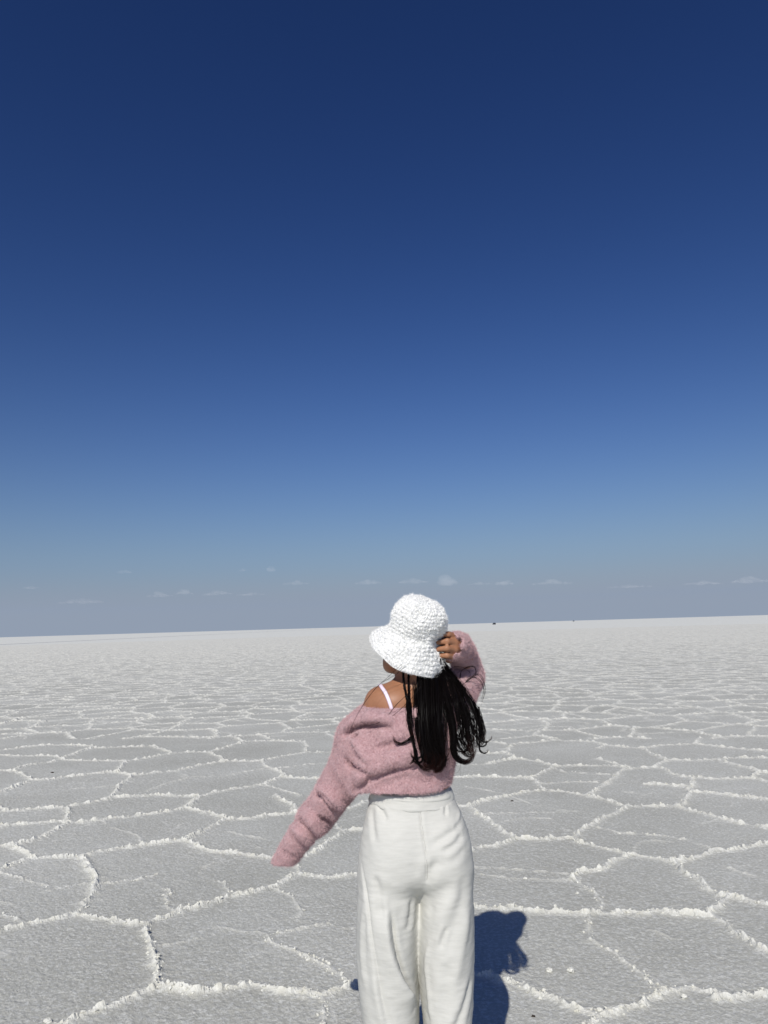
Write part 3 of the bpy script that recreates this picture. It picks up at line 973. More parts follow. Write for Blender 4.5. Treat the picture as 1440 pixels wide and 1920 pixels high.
for line, amp, w, kind in (
        (((645, 1380), (656, 1364), (676, 1355), (700, 1353), (728, 1360)), 0.013, 0.016, 'step'),
        (((657, 1371), (675, 1390), (690, 1408), (708, 1428)), 0.010, 0.012, 'valley'),
        (((648, 1424), (664, 1437), (684, 1447), (700, 1450)), 0.011, 0.017, 'valley'),
        (((664, 1475), (690, 1456), (720, 1441), (750, 1432), (786, 1428)), 0.016, 0.020, 'step'),
        (((700, 1404), (730, 1400), (760, 1390), (785, 1380)), 0.007, 0.022, 'valley'),
        (((716, 1422), (745, 1414), (775, 1408)), 0.005, 0.016, 'ridge'),
        (((690, 1472), (730, 1466), (775, 1458), (820, 1460)), 0.007, 0.018, 'valley'),
        (((590, 1484), (606, 1497), (622, 1512), (632, 1518)), 0.013, 0.010, 'valley'),
        (((606, 1478), (630, 1490), (648, 1500)), 0.006, 0.013, 'ridge'),
        (((598, 1530), (612, 1538), (626, 1544)), 0.010, 0.010, 'valley'),
        (((575, 1522), (592, 1530), (606, 1546)), 0.007, 0.009, 'ridge'),
        (((556, 1533), (570, 1542), (582, 1554), (592, 1568)), 0.014, 0.009, 'step'),
        (((548, 1556), (562, 1562), (576, 1574)), 0.006, 0.009, 'ridge'),
        (((522, 1588), (538, 1596), (558, 1606), (572, 1608)), 0.0045, 0.006, 'step'),
        (((640, 1420), (632, 1440), (640, 1462)), 0.006, 0.012, 'ridge'),
        (((752, 1404), (748, 1414), (762, 1414)), 0.003, 0.006, 'ridge'),
        (((700, 1336), (735, 1333), (768, 1335)), 0.004, 0.008, 'valley'),
        (((868, 1196), (862, 1210), (866, 1226)), 0.006, 0.009, 'valley'),
        (((880, 1208), (874, 1220), (862, 1228)), 0.007, 0.009, 'valley'),
        (((896, 1232), (882, 1240), (866, 1242)), 0.007, 0.010, 'valley'),
        (((902, 1262), (888, 1272), (874, 1272)), 0.006, 0.010, 'valley')):
    P = fold(P, N, sw_bvh, line, 0.7 * amp, w, kind)
N = vnormals(P, q)
P = P + N * (0.008 * (noise3(P * 16, 5) - 0.5) + 0.005 * (noise3(P * 45, 6) - 0.5) + 0.002 * (noise3(P * 160, 7) - 0.5))[:, None]
P = relax(P, q, 1, 0.4)
N = vnormals(P, q)
sweater = link('sweater', mesh_np('sweater', P, q, smooth=True), KNIT, person)
tag(sweater, 'dusty pink fuzzy knit sweater slipped off the left shoulder, sleeve hiding the hand')
fv, ff = fuzz(P, q, N, 130000, 0.0095, 0.00042, 3)
o = link('fuzz', mesh_np('fuzz', fv, ff), KNITF, sweater); tag(o, kind='stuff')
sweaterP, sweaterq = P, q

# ---------------------------------------------------------------- camisole strap
def ribbon(name, pts, width, thick, mat, parent, bvh, up=0.002):
    ctr = spline(pts, 40)
    c2, nn = [], []
    for p in ctr:
        loc, nor, _, _ = bvh.find_nearest(Vector(p))
        c2.append(np.array(loc)); nn.append(np.array(nor))
    c2, nn = np.array(c2), np.array(nn)
    t = np.gradient(c2, axis=0); t /= np.linalg.norm(t, axis=1, keepdims=True)
    sd = np.cross(t, nn); sd /= np.linalg.norm(sd, axis=1, keepdims=True)
    V = []
    for a, n_, s_ in zip(c2, nn, sd):
        a = a + n_ * up
        V += [a - s_ * width / 2, a - s_ * width * 0.3 + n_ * thick, a + s_ * width * 0.3 + n_ * thick, a + s_ * width / 2, a - n_ * thick]
    F = [(i * 5 + j, i * 5 + (j + 1) % 5, i * 5 + 5 + (j + 1) % 5, i * 5 + 5 + j) for i in range(len(c2) - 1) for j in range(5)]
    return link(name, mesh_np(name, np.array(V), np.array(F), smooth=True), mat, parent)
strap = ribbon('camisole_strap', [A(738, 1345, 2.33), A(733, 1322, 2.34), A(726, 1305, 2.35), A(716, 1288, 2.37), A(711, 1281, 2.42), A(714, 1290, 2.47), A(720, 1320, 2.50)],
               0.0125, 0.0022, plain('camisole_satin', (0.78, 0.66, 0.74), 0.6, 0.4), person, body_bvh)
tag(strap, 'pale pink camisole strap over the bare shoulder')

# ---------------------------------------------------------------- trousers
T = Vol((-0.19, 2.15, 0.0), (0.36, 2.70, 1.10), 0.004)
YT = 2.42
def col_from(rows, cy, ry, k, p=2.2, r=0.01):
    """rows: (py, left px, right px) read at the middle of the body; cy, ry per row"""
    z_, cx_, rx_ = [], [], []
    for py, l, r_ in rows:
        a, b = A(l, py, YT), A(r_, py, YT)
        z_.append((a[2] + b[2]) / 2); cx_.append((a[0] + b[0]) / 2); rx_.append((b[0] - a[0]) / 2)
    z_ = np.array(z_)
    T.column(z_, cx_, rx_, cy, ry, k, p, round_=r)
    return z_, cx_, rx_
# seat
col_from(((1474, 700, 843), (1490, 696, 848), (1510, 690, 855), (1550, 683, 864), (1600, 678, 874), (1640, 675, 880), (1668, 690, 868)),
         [2.42, 2.42, 2.42, 2.42, 2.42, 2.425, 2.44], [0.103, 0.104, 0.108, 0.117, 0.120, 0.106, 0.06], 0.02, 2.1)
T.ell(A(741, 1596, 2.374), (0.072, 0.078, 0.105), 0.07)
T.ell(A(833, 1596, 2.378), (0.066, 0.075, 0.102), 0.07)
# legs: as seen down to the picture's edge, then straight to the ground
def leg(rows, xb, cyb, rb):
    z_, cx_, rx_ = [], [], []
    for py, l, r_ in rows:
        a, b = A(l, py, YT), A(r_, py, YT)
        z_.append((a[2] + b[2]) / 2); cx_.append((a[0] + b[0]) / 2); rx_.append((b[0] - a[0]) / 2)
    n_ = len(rows)
    z_ += [0.20, 0.015]; cx_ += [xb, xb]; rx_ += [rb, rb * 1.05]
    T.column(z_, cx_, rx_, [2.42 + 0.02 * i / n_ for i in range(n_)] + [cyb, cyb], [0.090, 0.112, 0.123, 0.125, 0.123, 0.121, 0.120, 0.12, 0.12][:n_] + [0.125, 0.13], 0.026, 2.2)
leg(((1570, 690, 775), (1600, 680, 780), (1640, 673, 782), (1680, 669, 783), (1730, 667, 783), (1780, 667, 781), (1830, 669, 781), (1880, 675, 784), (1920, 680, 785)), A(729, 1920, YT)[0], 2.445, 0.088)
leg(((1570, 795, 862), (1600, 792, 875), (1640, 790, 885), (1680, 789, 888), (1730, 785, 890), (1780, 786, 890), (1830, 789, 889), (1880, 793, 887), (1920, 796, 885)), A(841, 1920, YT)[0], 2.450, 0.083)
P, q = T.mesh()
P = relax(P, q, 3)
tr_bvh = bvh_of(P, q)
N = vnormals(P, q)
for line, amp, w, kind in (
        (((700, 1501), (740, 1507), (790, 1510), (830, 1506), (852, 1496)), 0.005, 0.006, 'valley'),
        (((704, 1494), (745, 1500), (790, 1503), (832, 1499), (850, 1490)), 0.004, 0.010, 'ridge'),
        (((786, 1506), (789, 1540), (794, 1575), (799, 1610), (801, 1645), (796, 1664)), 0.0032, 0.0035, 'valley'),
        (((793, 1506), (796, 1540), (801, 1575), (806, 1610), (806, 1640)), 0.0015, 0.006, 'ridge'),
        (((727, 1700), (732, 1745), (738, 1785), (750, 1822), (766, 1855), (779, 1874)), 0.024, 0.015, 'step_r'),
        
        (((675, 1610), (688, 1680), (696, 1740), (704, 1800), (711, 1860), (722, 1920)), 0.005, 0.008, 'step_r'),
        (((700, 1812), (708, 1858), (713, 1890), (724, 1935)), 0.008, 0.010, 'ridge'),
        (((712, 1830), (716, 1870), (722, 1900), (732, 1935)), 0.007, 0.010, 'valley'),
        (((701, 1640), (709, 1665), (713, 1700), (722, 1745)), 0.005, 0.012, 'valley'),
        (((800, 1660), (804, 1640), (814, 1624), (828, 1614)), 0.009, 0.011, 'valley'),
        (((800, 1712), (814, 1694), (832, 1676), (846, 1650)), 0.008, 0.016, 'valley'),
        
        (((866, 1640), (866, 1680), (856, 1720), (842, 1760), (826, 1792)), 0.009, 0.016, 'valley'),
        (((876, 1700), (872, 1750), (862, 1800), (850, 1850)), 0.005, 0.016, 'ridge'),
        (((824, 1780), (832, 1755), (840, 1738)), 0.005, 0.007, 'valley'),
        (((836, 1800), (838, 1840), (830, 1890), (822, 1930)), 0.006, 0.014, 'valley'),
        (((806, 1760), (800, 1810), (806, 1870), (812, 1930)), 0.005, 0.010, 'ridge'),
        (((884, 1830), (876, 1870), (862, 1910), (850, 1940)), 0.010, 0.010, 'valley'),
        (((864, 1536), (852, 1556), (832, 1572), (806, 1584)), 0.005, 0.010, 'valley'),
        (((868, 1560), (852, 1584), (826, 1600)), 0.005, 0.010, 'valley'),
        (((862, 1518), (858, 1540), (846, 1556)), 0.004, 0.008, 'ridge'),
        (((872, 1590), (850, 1612), (820, 1622)), 0.003, 0.012, 'valley'),
        (((708, 1508), (718, 1524), (726, 1540)), 0.005, 0.007, 'valley'),
        (((696, 1515), (700, 1550), (704, 1580)), 0.004, 0.010, 'valley'),
        (((742, 1508), (768, 1512), (784, 1516)), 0.003, 0.006, 'valley'),
        (((833, 1508), (836, 1520), (834, 1530)), 0.004, 0.005, 'valley'),
        (((686, 1690), (680, 1740), (680, 1800), (688, 1860)), 0.006, 0.010, 'ridge'),
        (((745, 1700), (752, 1740), (760, 1780)), 0.006, 0.014, 'valley'),
        (((772, 1680), (768, 1720), (764, 1748)), 0.008, 0.010, 'valley')):
    if kind == 'step_r':
        P = fold(P, N, tr_bvh, line[::-1], amp, w, 'step')
    else:
        g_ = 1.0 if amp <= 0.005 or line[0][1] < 1512 else 0.62
        P = fold(P, N, tr_bvh, line, g_ * amp, w * (1.0 if g_ == 1 else 1.2), kind)
N = vnormals(P, q)
low = 1 - sstep(0.75, 0.95, P[:, 2])
P = P + N * (0.007 * low * (noise3(P * np.array([9, 9, 3]), 15) - 0.5) + 0.0025 * (noise3(P * np.array([22, 22, 30]), 16) - 0.5) + 0.0016 * (noise3(P * np.array([45, 45, 110]), 17) - 0.5))[:, None]
P = relax(P, q, 1, 0.4)
trousers = link('trousers', mesh_np('trousers', P, q, smooth=True), TROUSER, person)
# folded waistband, a little proud of the seat, and the raised seam down the back
W = Vol((-0.10, 2.25, 0.98), (0.27, 2.58, 1.10), 0.003)
wr = ((1478, 697, 844), (1492, 694, 849), (1508, 689.5, 855))
wz = [A(770, y, YT)[2] for y, _, _ in wr]
wcx = [(A(l, y, YT)[0] + A(r_, y, YT)[0]) / 2 for y, l, r_ in wr]
wrx = [(A(r_, y, YT)[0] - A(l, y, YT)[0]) / 2 for y, l, r_ in wr]
W.column(wz, wcx, np.array(wrx) + 0.003, 2.42, np.array([0.103, 0.104, 0.108]) + 0.004, 0.002, 2.1, round_=0.005)
sl, x, y, z = W.sub((-9, -9, -9), (9, 9, 9))
zlo = np.interp(x.ravel(), [A(p, 1500, YT)[0] for p in (690, 740, 790, 830, 852)], [A(p, v, YT)[2] for p, v in ((690, 1501), (740, 1507), (790, 1509), (830, 1505), (852, 1496))])[:, None, None]
W.cut(sl, (z - zlo + 0.002 * np.sin(x * 160)) * np.ones_like(W.D[sl]), 0.004)
wp, wq = W.mesh(); wp = relax(wp, wq, 1)
wn = vnormals(wp, wq)
wp = wp + wn * (0.004 * (noise3(wp * np.array([30, 30, 70]), 71) - 0.5))[:, None]
tag(link('waistband', mesh_np('waistband', wp, wq, smooth=True), TROUSER, trousers), 'folded elastic waistband')
seam_pts = [h_ for h_ in (hit(bvh_of(P, q), *p) for p in ((786, 1509), (789, 1535), (793, 1565), (797, 1595), (800, 1625), (800, 1648))) if h_ is not None]
ribbon('back_seam', seam_pts, 0.0042, 0.0008, TROUSER, trousers, bvh_of(P, q), 0.0006)
tag(trousers, 'off-white crepe wide-leg trousers with a folded waistband')
trP, trq = P, q

# ---------------------------------------------------------------- hat
hat_axis = Vector((math.tan(math.radians(21)), -math.tan(math.radians(15)), 1)).normalized()
hat_top = A(797, 1126, 2.405)
CR, BR = 0.118, 0.076
hat_o = hat_top - np.array(hat_axis) * CR                     # middle of the crown's base
hf = Vector((-0.85, 0.50, 0)); hf = (hf - hf.dot(hat_axis) * hat_axis).normalized()
hs = hat_axis.cross(hf)
hat_ax, hat_f, hat_s = np.array(hat_axis), np.array(hf), np.array(hs)
prof_pts = spline([(0.0005, CR), (0.034, CR - 0.001), (0.063, CR - 0.012), (0.080, CR - 0.036), (0.086, 0.055), (0.083, 0.025), (0.084, 0.002), (0.098, -0.022), (0.114, -0.048), (0.129, -BR)], 600)
seg = np.r_[0, np.cumsum(np.hypot(*np.diff(prof_pts, axis=0).T))]
ROWH = 0.0118
NROW = int(seg[-1] / ROWH)
NU, NV = 520, NROW * 6 + 1
sv = np.linspace(0, seg[-1], NV)
pr, ph = np.interp(sv, seg, prof_pts[:, 0]), np.interp(sv, seg, prof_pts[:, 1])
def hat_surface(off, stitches):
    u = np.linspace(0, 2 * math.pi, NU, endpoint=False)
    U, Vv = np.meshgrid(u, np.arange(NV), indexing='xy')
    Rr = pr[:, None] * np.ones_like(U); Hh = ph[:, None] * np.ones_like(U)
    brim = sstep(0.012, -BR, Hh)
    Rr = Rr + brim * (-0.003 * np.cos(U) - 0.003 * np.cos(2 * U) + 0.0035 * np.sin(3 * U + 1.0) + 0.002 * np.sin(7 * U))
    Hh = Hh + brim * (0.012 * np.cos(U) + 0.005 * np.sin(2 * U + 0.6) + 0.003 * np.sin(5 * U + 2))
    lowf = noise3(np.stack((2.2 * np.cos(U), 2.2 * np.sin(U), Hh * 22), -1).reshape(-1, 3), 61).reshape(U.shape) - 0.5
    Rr = Rr + 0.016 * lowf * sstep(0.02, 0.07, Rr)
    dR, dH = np.gradient(pr, sv), np.gradient(ph, sv)
    nr, nh = -dH[:, None], dR[:, None]                         # outward in the profile's plane
    if stitches:
        row = sv[:, None] / ROWH + 0.30 * np.sin(2 * U + 0.8) + 0.22 * np.sin(5 * U) + 0.12 * np.sin(17 * U)
        row = np.clip(row, 0, NROW - 0.01)
        ri = np.floor(row).astype(int); rv = row - ri
        nst = np.maximum(4, np.round(2 * math.pi * np.interp((ri + 0.5) * ROWH, seg, prof_pts[:, 0]) / 0.0108))
        ph_ = U / (2 * math.pi) * nst + 0.5 * (ri % 2) + 0.15 * np.sin(ri * 2.3) + 0.5 * np.sin(3 * U + ri) + 0.3 * np.sin(11 * U + 2.7 * ri)
        si = np.floor(ph_).astype(int); su = ph_ - si
        amp = 0.35 + 1.15 * _hash(ri.ravel().astype(np.int64), (si % nst.astype(int)).ravel().astype(np.int64), np.zeros(U.size, np.int64), 9).reshape(U.shape)
        bump = (np.abs(np.sin(math.pi * rv)) ** 0.6) * (0.25 + 0.75 * np.abs(np.sin(math.pi * (su + 0.25 * rv))) ** 0.7)
        off = off + 0.0054 * bump * amp
    Rr = Rr + off * nr; Hh = Hh + off * nh
    Pp = (hat_o + Rr[..., None] * (np.cos(U)[..., None] * hat_f + np.sin(U)[..., None] * hat_s) + Hh[..., None] * hat_ax).reshape(-1, 3)
    # pressed in where the fingers hold it, and the crease this pulls round the crown
    for (c, r_, a_) in ((A(826, 1208, 2.40), 0.028, 0.012), (A(806, 1198, 2.34), 0.020, 0.009), (A(790, 1194, 2.32), 0.018, 0.006)):
        g = np.exp(-((Pp - c) ** 2).sum(1) / r_ ** 2)
        inward = hat_o + ((Pp - hat_o) @ hat_ax)[:, None] * hat_ax - Pp
        inward /= np.linalg.norm(inward, axis=1, keepdims=True) + 1e-9
        Pp = Pp + (a_ * g)[:, None] * inward
    return Pp
outer, inner = hat_surface(0.0, True), hat_surface(-0.005, False)
ii = np.arange(NV * NU).reshape(NV, NU)
def ring_quads(ix, flip):
    a, b = ix[:-1], ix[1:]
    qd = np.stack((a, np.roll(a, -1, 1), np.roll(b, -1, 1), b), -1).reshape(-1, 4)
    return qd[:, ::-1] if flip else qd
in_rows = np.unique(np.r_[np.arange(0, NV - 1, 6), NV - 1])
VV = np.vstack((outer, inner.reshape(NV, NU, 3)[in_rows].reshape(-1, 3)))
jj = NV * NU + np.arange(len(in_rows) * NU).reshape(-1, NU)
rim = np.stack((ii[-1], np.roll(ii[-1], -1), np.roll(jj[-1], -1), jj[-1]), -1)
hat_q = np.vstack((ring_quads(ii, True), ring_quads(jj, False), rim[:, ::-1]))
Nh = vnormals(VV, hat_q)
if ((VV[:1000] - hat_o) * Nh[:1000]).sum() < 0:
    hat_q = hat_q[:, ::-1]; Nh = -Nh
hat = link('bucket_hat', mesh_np('bucket_hat', VV, hat_q, smooth=True), HATM, person)
tag(hat, 'white chunky crocheted bucket hat')
keep = np.zeros(len(VV)); keep[:NV * NU] = 1
fv, ff = fuzz(VV, hat_q, Nh, 60000, 0.0075, 0.00045, 5, keep, droop=0.1, spread=0.8)
o = link('fuzz', mesh_np('fuzz', fv, ff), HATF, hat); tag(o, kind='stuff')

# ---------------------------------------------------------------- hair
hat_bvh = bvh_of(VV, hat_q)
cover_bvh = BVHTree.FromPolygons([tuple(v) for v in np.vstack((sweaterP, bodyP))],
                                 [tuple(int(i) for i in f) for f in np.vstack((sweaterq, bodyq + len(sweaterP)))])
def over(px, py, lift=0.016, Y0=2.335):
    """a point just off the back, or hanging in the air beside it"""
    h = hit(cover_bvh, px, py)
    d = ray(px, py)
    Yt = Y0 if h is None else min(Y0, h[1] - lift)
    if py < 1312:                                   # out from under the brim, then on to the back
        hh = hit(hat_bvh, px, py)
        top = min(2.47, hh[1] + 0.038) if hh is not None else 2.375 + 0.075 * min(1.0, max(0.0, (px - 800) / 28.0))
        Yt = top if py < 1272 else top + (Yt - top) * (py - 1272) / 40.0
    return _C + d * (Yt / d[1])
hair_V, hair_F, hair_T = [], [], []
hr = np.random.default_rng(77)
def strand(pts, w0, w1=None):
    """one hair as a thin twisted ribbon"""
    n = len(pts)
    t = np.gradient(pts, axis=0); t /= np.linalg.norm(t, axis=1, keepdims=True) + 1e-9
    ref = hr.normal(size=3)
    sd = np.cross(t, ref); sd /= np.linalg.norm(sd, axis=1, keepdims=True) + 1e-9
    u = np.linspace(0, 1, n)
    w = w0 * np.clip(1.15 - u ** 3, 0.15, 1)[:, None]
    base = sum(len(v) for v in hair_V) if False else hair_n[0]
    hair_V.append(np.stack((pts - sd * w / 2, pts + sd * w / 2), 1).reshape(-1, 3))
    i = base + 2 * np.arange(n - 1)
    hair_F.append(np.stack((i, i + 1, i + 3, i + 2), -1))
    hair_T.append(np.repeat(np.clip((u - 0.72) / 0.28, 0, 1) ** 1.5, 2))
    hair_n[0] += 2 * n
hair_n = [0]
def lock(px_pts, widths, n, thick=0.0011, wave=0.0017, clumps=9, lift=0.016, Y0=2.335, ns=26, depth=0.6, short=0.22, own_s=0.42):
    px_pts = [(x - 0.55 * max(0, x - 812) if y < 1260 else x, y) for x, y in px_pts]
    ctr = spline([over(x, y, lift, Y0) for x, y in px_pts], ns)
    wpx = np.interp(np.linspace(0, 1, ns), np.linspace(0, 1, len(widths)), widths) * 0.68 / 600.0
    t = np.gradient(ctr, axis=0); t /= np.linalg.norm(t, axis=1, keepdims=True) + 1e-9
    back = np.array([0, -1.0, 0])
    sd = np.cross(t, back); sd /= np.linalg.norm(sd, axis=1, keepdims=True) + 1e-9
    cl = hr.normal(size=(clumps, 2)) * 0.55
    u = np.linspace(0, 1, ns)
    n = int(2.3 * n)
    for k in range(n):
        c = cl[k % clumps]
        own = hr.normal(size=2) * own_s
        tight = 1 - 0.75 * u ** 1.5
        ox = c[0] * (0.75 + 0.25 * u) + own[0] * tight
        oy = c[1] + own[1] * tight
        ph1, ph2 = hr.random(2) * 6.28
        fr = 1.5 + 2.5 * hr.random()
        p = ctr + sd * (ox * wpx)[:, None] - back * (-depth * oy * wpx)[:, None]
        p = p + sd * (wave * np.sin(fr * 6.28 * u + ph1) * (0.3 + u))[:, None] + back * (wave * np.sin(fr * 5 * u + ph2) * (0.3 + u))[:, None]
        cut_ = 1 - short * hr.random() ** 2
        p = np.stack([np.interp(u * cut_, u, p[:, c_]) for c_ in range(3)], -1)
        strand(p, thick * (0.6 + 0.7 * hr.random()))
# the main fall down the back, ends rolled in
lock(((791, 1240), (791, 1262), (790, 1310), (791, 1355), (795, 1392), (800, 1416), (807, 1430), (800, 1438), (793, 1430)), (14, 14, 13, 9, 9, 6), 150, short=0.34, clumps=7, own_s=0.36)
lock(((796, 1232), (796, 1262), (797, 1320), (802, 1375), (810, 1408), (816, 1424), (810, 1436), (800, 1436)), (16, 16, 14, 11, 10, 6), 190, short=0.34, clumps=7, own_s=0.36)
lock(((806, 1234), (807, 1265), (808, 1320), (812, 1372), (820, 1405), (828, 1420), (826, 1436), (818, 1444), (816, 1450)), (16, 15, 13, 11, 10, 4), 190, short=0.34, clumps=7, own_s=0.36)
lock(((814, 1236), (816, 1265), (818, 1312), (820, 1360), (826, 1398), (826, 1422), (816, 1436), (806, 1430)), (15, 14, 10, 9, 9, 5), 150, short=0.34, clumps=7, own_s=0.36)
lock(((800, 1232), (800, 1270), (802, 1330), (808, 1390), (816, 1412), (822, 1430), (819, 1448)), (24, 24, 18, 12, 10, 3), 160, wave=0.003)
for k in range(46):                                  # loose single hairs over the fall
    x0 = 786 + 46 * hr.random(); sw = (x0 - 786) / 46 * 60 * hr.random()
    e_ = 1395 + 60 * hr.random()
    pts_ = [(x0, 1245), (x0 + 1 + 0.2 * sw, 1290), (x0 + 2 + 0.5 * sw + 4 * hr.normal(), 1335), (x0 + 4 + 0.8 * sw + 6 * hr.normal(), 1375), (x0 + 8 + sw + 9 * hr.normal(), e_), (x0 + 2 + sw + 12 * hr.normal(), e_ + 12 * hr.normal())]
    strand(spline([over(x, y, 0.022, 2.31) for x, y in pts_], 34), 0.0009)
# swept to her right, long curled ends
lock(((822, 1238), (828, 1268), (838, 1310), (848, 1352), (851, 1390), (852, 1410), (860, 1423), (873, 1428), (884, 1421), (888, 1406)), (15, 14, 11, 9, 8, 5), 75, Y0=2.30, clumps=5, own_s=0.22, wave=0.003)
lock(((826, 1238), (836, 1268), (848, 1310), (856, 1352), (862, 1388), (872, 1408), (884, 1414), (888, 1402)), (14, 13, 11, 9, 8, 6), 50, Y0=2.30, clumps=4, own_s=0.2, wave=0.003)
lock(((828, 1240), (842, 1272), (858, 1305), (870, 1340), (877, 1378), (881, 1404), (886, 1418)), (15, 15, 14, 12, 10, 7), 75, Y0=2.31, clumps=6, own_s=0.2, wave=0.004)
lock(((831, 1240), (848, 1272), (868, 1302), (884, 1338), (894, 1368), (901, 1384), (896, 1394), (884, 1394)), (12, 12, 12, 11, 9, 6), 50, Y0=2.32, clumps=6, own_s=0.18, wave=0.004)
lock(((833, 1242), (852, 1274), (876, 1306), (894, 1338), (904, 1366), (905, 1380), (897, 1390)), (8, 7, 6, 5, 4, 3), 45, Y0=2.33, wave=0.003)
lock(((824, 1240), (840, 1280), (860, 1320), (880, 1360), (886, 1395), (880, 1416)), (20, 18, 20, 18, 14, 10), 26, Y0=2.32, wave=0.006, clumps=9, own_s=0.25)
lock(((835, 1246), (858, 1282), (888, 1325), (903, 1352), (907, 1372)), (6, 6, 6, 5, 5), 16, Y0=2.34, wave=0.005)
# curled ends
for k in range(20):
    right = k >= 12
    x0, y0 = (792 + 40 * hr.random(), 1372 + 26 * hr.random()) if not right else (868 + 36 * hr.random(), 1345 + 34 * hr.random())
    r_ = 7 + 7 * hr.random(); s_ = 1 if hr.random() < (0.75 if right else 0.45) else -1
    cxp, cyp = x0 + s_ * r_, y0 + 22 + 8 * hr.random()
    arc = [(cxp - s_ * r_ * math.cos(a_) * (1 - 0.12 * a_), cyp + 1.1 * r_ * math.sin(a_) * (1 - 0.12 * a_)) for a_ in np.linspace(0, 2.6 + 1.6 * hr.random(), 6)]
    lock([(x0 - 2 * s_, y0 - 26), (x0, y0)] + arc, (3.0, 3.5, 4, 3, 2), 9, Y0=2.31, clumps=3, own_s=0.35, wave=0.0012, short=0.3)
# bits that hang between
lock(((812, 1250), (826, 1300), (835, 1345), (837, 1380), (834, 1400)), (4, 3, 3, 2, 2), 10, wave=0.002)
lock(((820, 1300), (836, 1340), (846, 1370), (846, 1400), (838, 1410)), (6, 5, 4, 4, 3), 12, wave=0.004)
lock(((840, 1350), (858, 1380), (870, 1396), (880, 1398)), (4, 4, 4, 3), 10, Y0=2.30, wave=0.003)
# the two thin plaits in front of the shoulder blade
for xs in (((755, 1232), (756, 1256), (758, 1284), (763, 1310), (765, 1336), (767, 1360), (771, 1376)), ((766, 1232), (766, 1258), (766, 1284), (767, 1308), (770, 1334), (771, 1356), (772, 1378))):
    for s_ in range(3):
        n_ = 60
        c_ = spline([over(x, y, 0.012, 2.33) for x, y in xs], n_)
        u = np.linspace(0, 1, n_)
        off = 0.0024 * np.stack((np.sin(62 * u + s_ * 2.094), np.cos(31 * u + s_ * 2.094) * 0.6, np.zeros(n_)), -1)
        for k in range(8):
            strand(c_ + off + hr.normal(size=3) * 0.0010, 0.0016)
lock(((764, 1318), (767, 1338), (769, 1356), (771, 1370), (773, 1380)), (5, 7, 8, 5, 1), 40, lift=0.012)
lock(((770, 1366), (775, 1388), (779, 1408), (783, 1428), (794, 1441), (808, 1447)), (4, 4, 4, 3, 3, 1), 28, lift=0.012)
lock(((779, 1402), (779, 1418), (774, 1428), (767, 1434)), (3, 3, 2, 1), 10, lift=0.012)
lock(((774, 1378), (768, 1386), (760, 1392), (749, 1395), (740, 1389), (735, 1379)), (2, 3, 3, 2, 1), 14, lift=0.010)
lock(((784, 1244), (783, 1290), (785, 1340), (788, 1372), (785, 1398)), (3, 3, 3, 3, 2), 20)
lock(((786, 1350), (790, 1372), (797, 1388)), (3, 3, 2), 10)
# stray hairs in the wind
for pts_, n_, Y_ in ((((760, 1250), (738, 1268), (712, 1283), (690, 1308), (668, 1344), (650, 1382)), 2, 2.30),
                     (((752, 1244), (730, 1268), (708, 1288), (692, 1306)), 1, 2.32),
                     (((790, 1270), (768, 1298), (744, 1322), (722, 1346), (704, 1358), (678, 1362)), 2, 2.30),
                     (((790, 1285), (766, 1312), (740, 1338), (716, 1354)), 1, 2.30),
                     (((836, 1262), (852, 1284), (862, 1272), (866, 1258), (878, 1250), (890, 1253), (892, 1264), (880, 1272), (866, 1280)), 3, 2.50),
                     (((840, 1268), (862, 1290), (880, 1272), (897, 1264), (907, 1278), (909, 1296), (902, 1316)), 4, 2.50),
                     (((842, 1272), (866, 1284), (884, 1268), (900, 1256), (906, 1266)), 3, 2.50),
                     (((846, 1276), (858, 1262), (872, 1256), (882, 1262), (876, 1270), (862, 1266)), 2, 2.50),
                     (((860, 1290), (874, 1278), (892, 1270), (904, 1282), (908, 1300), (900, 1326)), 3, 2.45),
                     (((838, 1264), (852, 1252), (866, 1250), (876, 1256)), 2, 2.50),
                     (((884, 1320), (900, 1344), (907, 1360), (914, 1366)), 2, 2.34),
                     (((880, 1330), (898, 1352), (905, 1372), (900, 1386)), 3, 2.34)):
    for k in range(n_):
        p_ = spline([_C + ray(x + hr.normal() * 1.2, y + hr.normal() * 1.2) * (Y_ / ray(x, y)[1]) for x, y in pts_], 40)
        strand(p_, 0.0013)
hair_me = mesh_np('hair', np.vstack(hair_V), np.vstack(hair_F), smooth=True)
fattr(hair_me, 'tip', np.concatenate(hair_T))
hair = link('hair', hair_me, HAIRM, person)
tag(hair, 'long near-black hair blown to the right with curled ends and two thin plaits')
# hair that covers the back of the head, under the hat
Hc = Vol((-0.05, 2.28, 1.36), (0.22, 2.55, 1.64), 0.005)
Hc.ell(hp(0, -0.010, 0.022), (0.064, 0.072, 0.078), 0.01, HR)
Hc.cone(A(790, 1224, 2.41), A(798, 1262, 2.395), 0.034, 0.024, 0.02)
P, q = Hc.mesh(); P = relax(P, q, 2)
me = mesh_np('scalp_hair', P, q, smooth=True); fattr(me, 'tip', np.zeros(len(P)))
link('scalp_hair', me, HAIRM, hair)

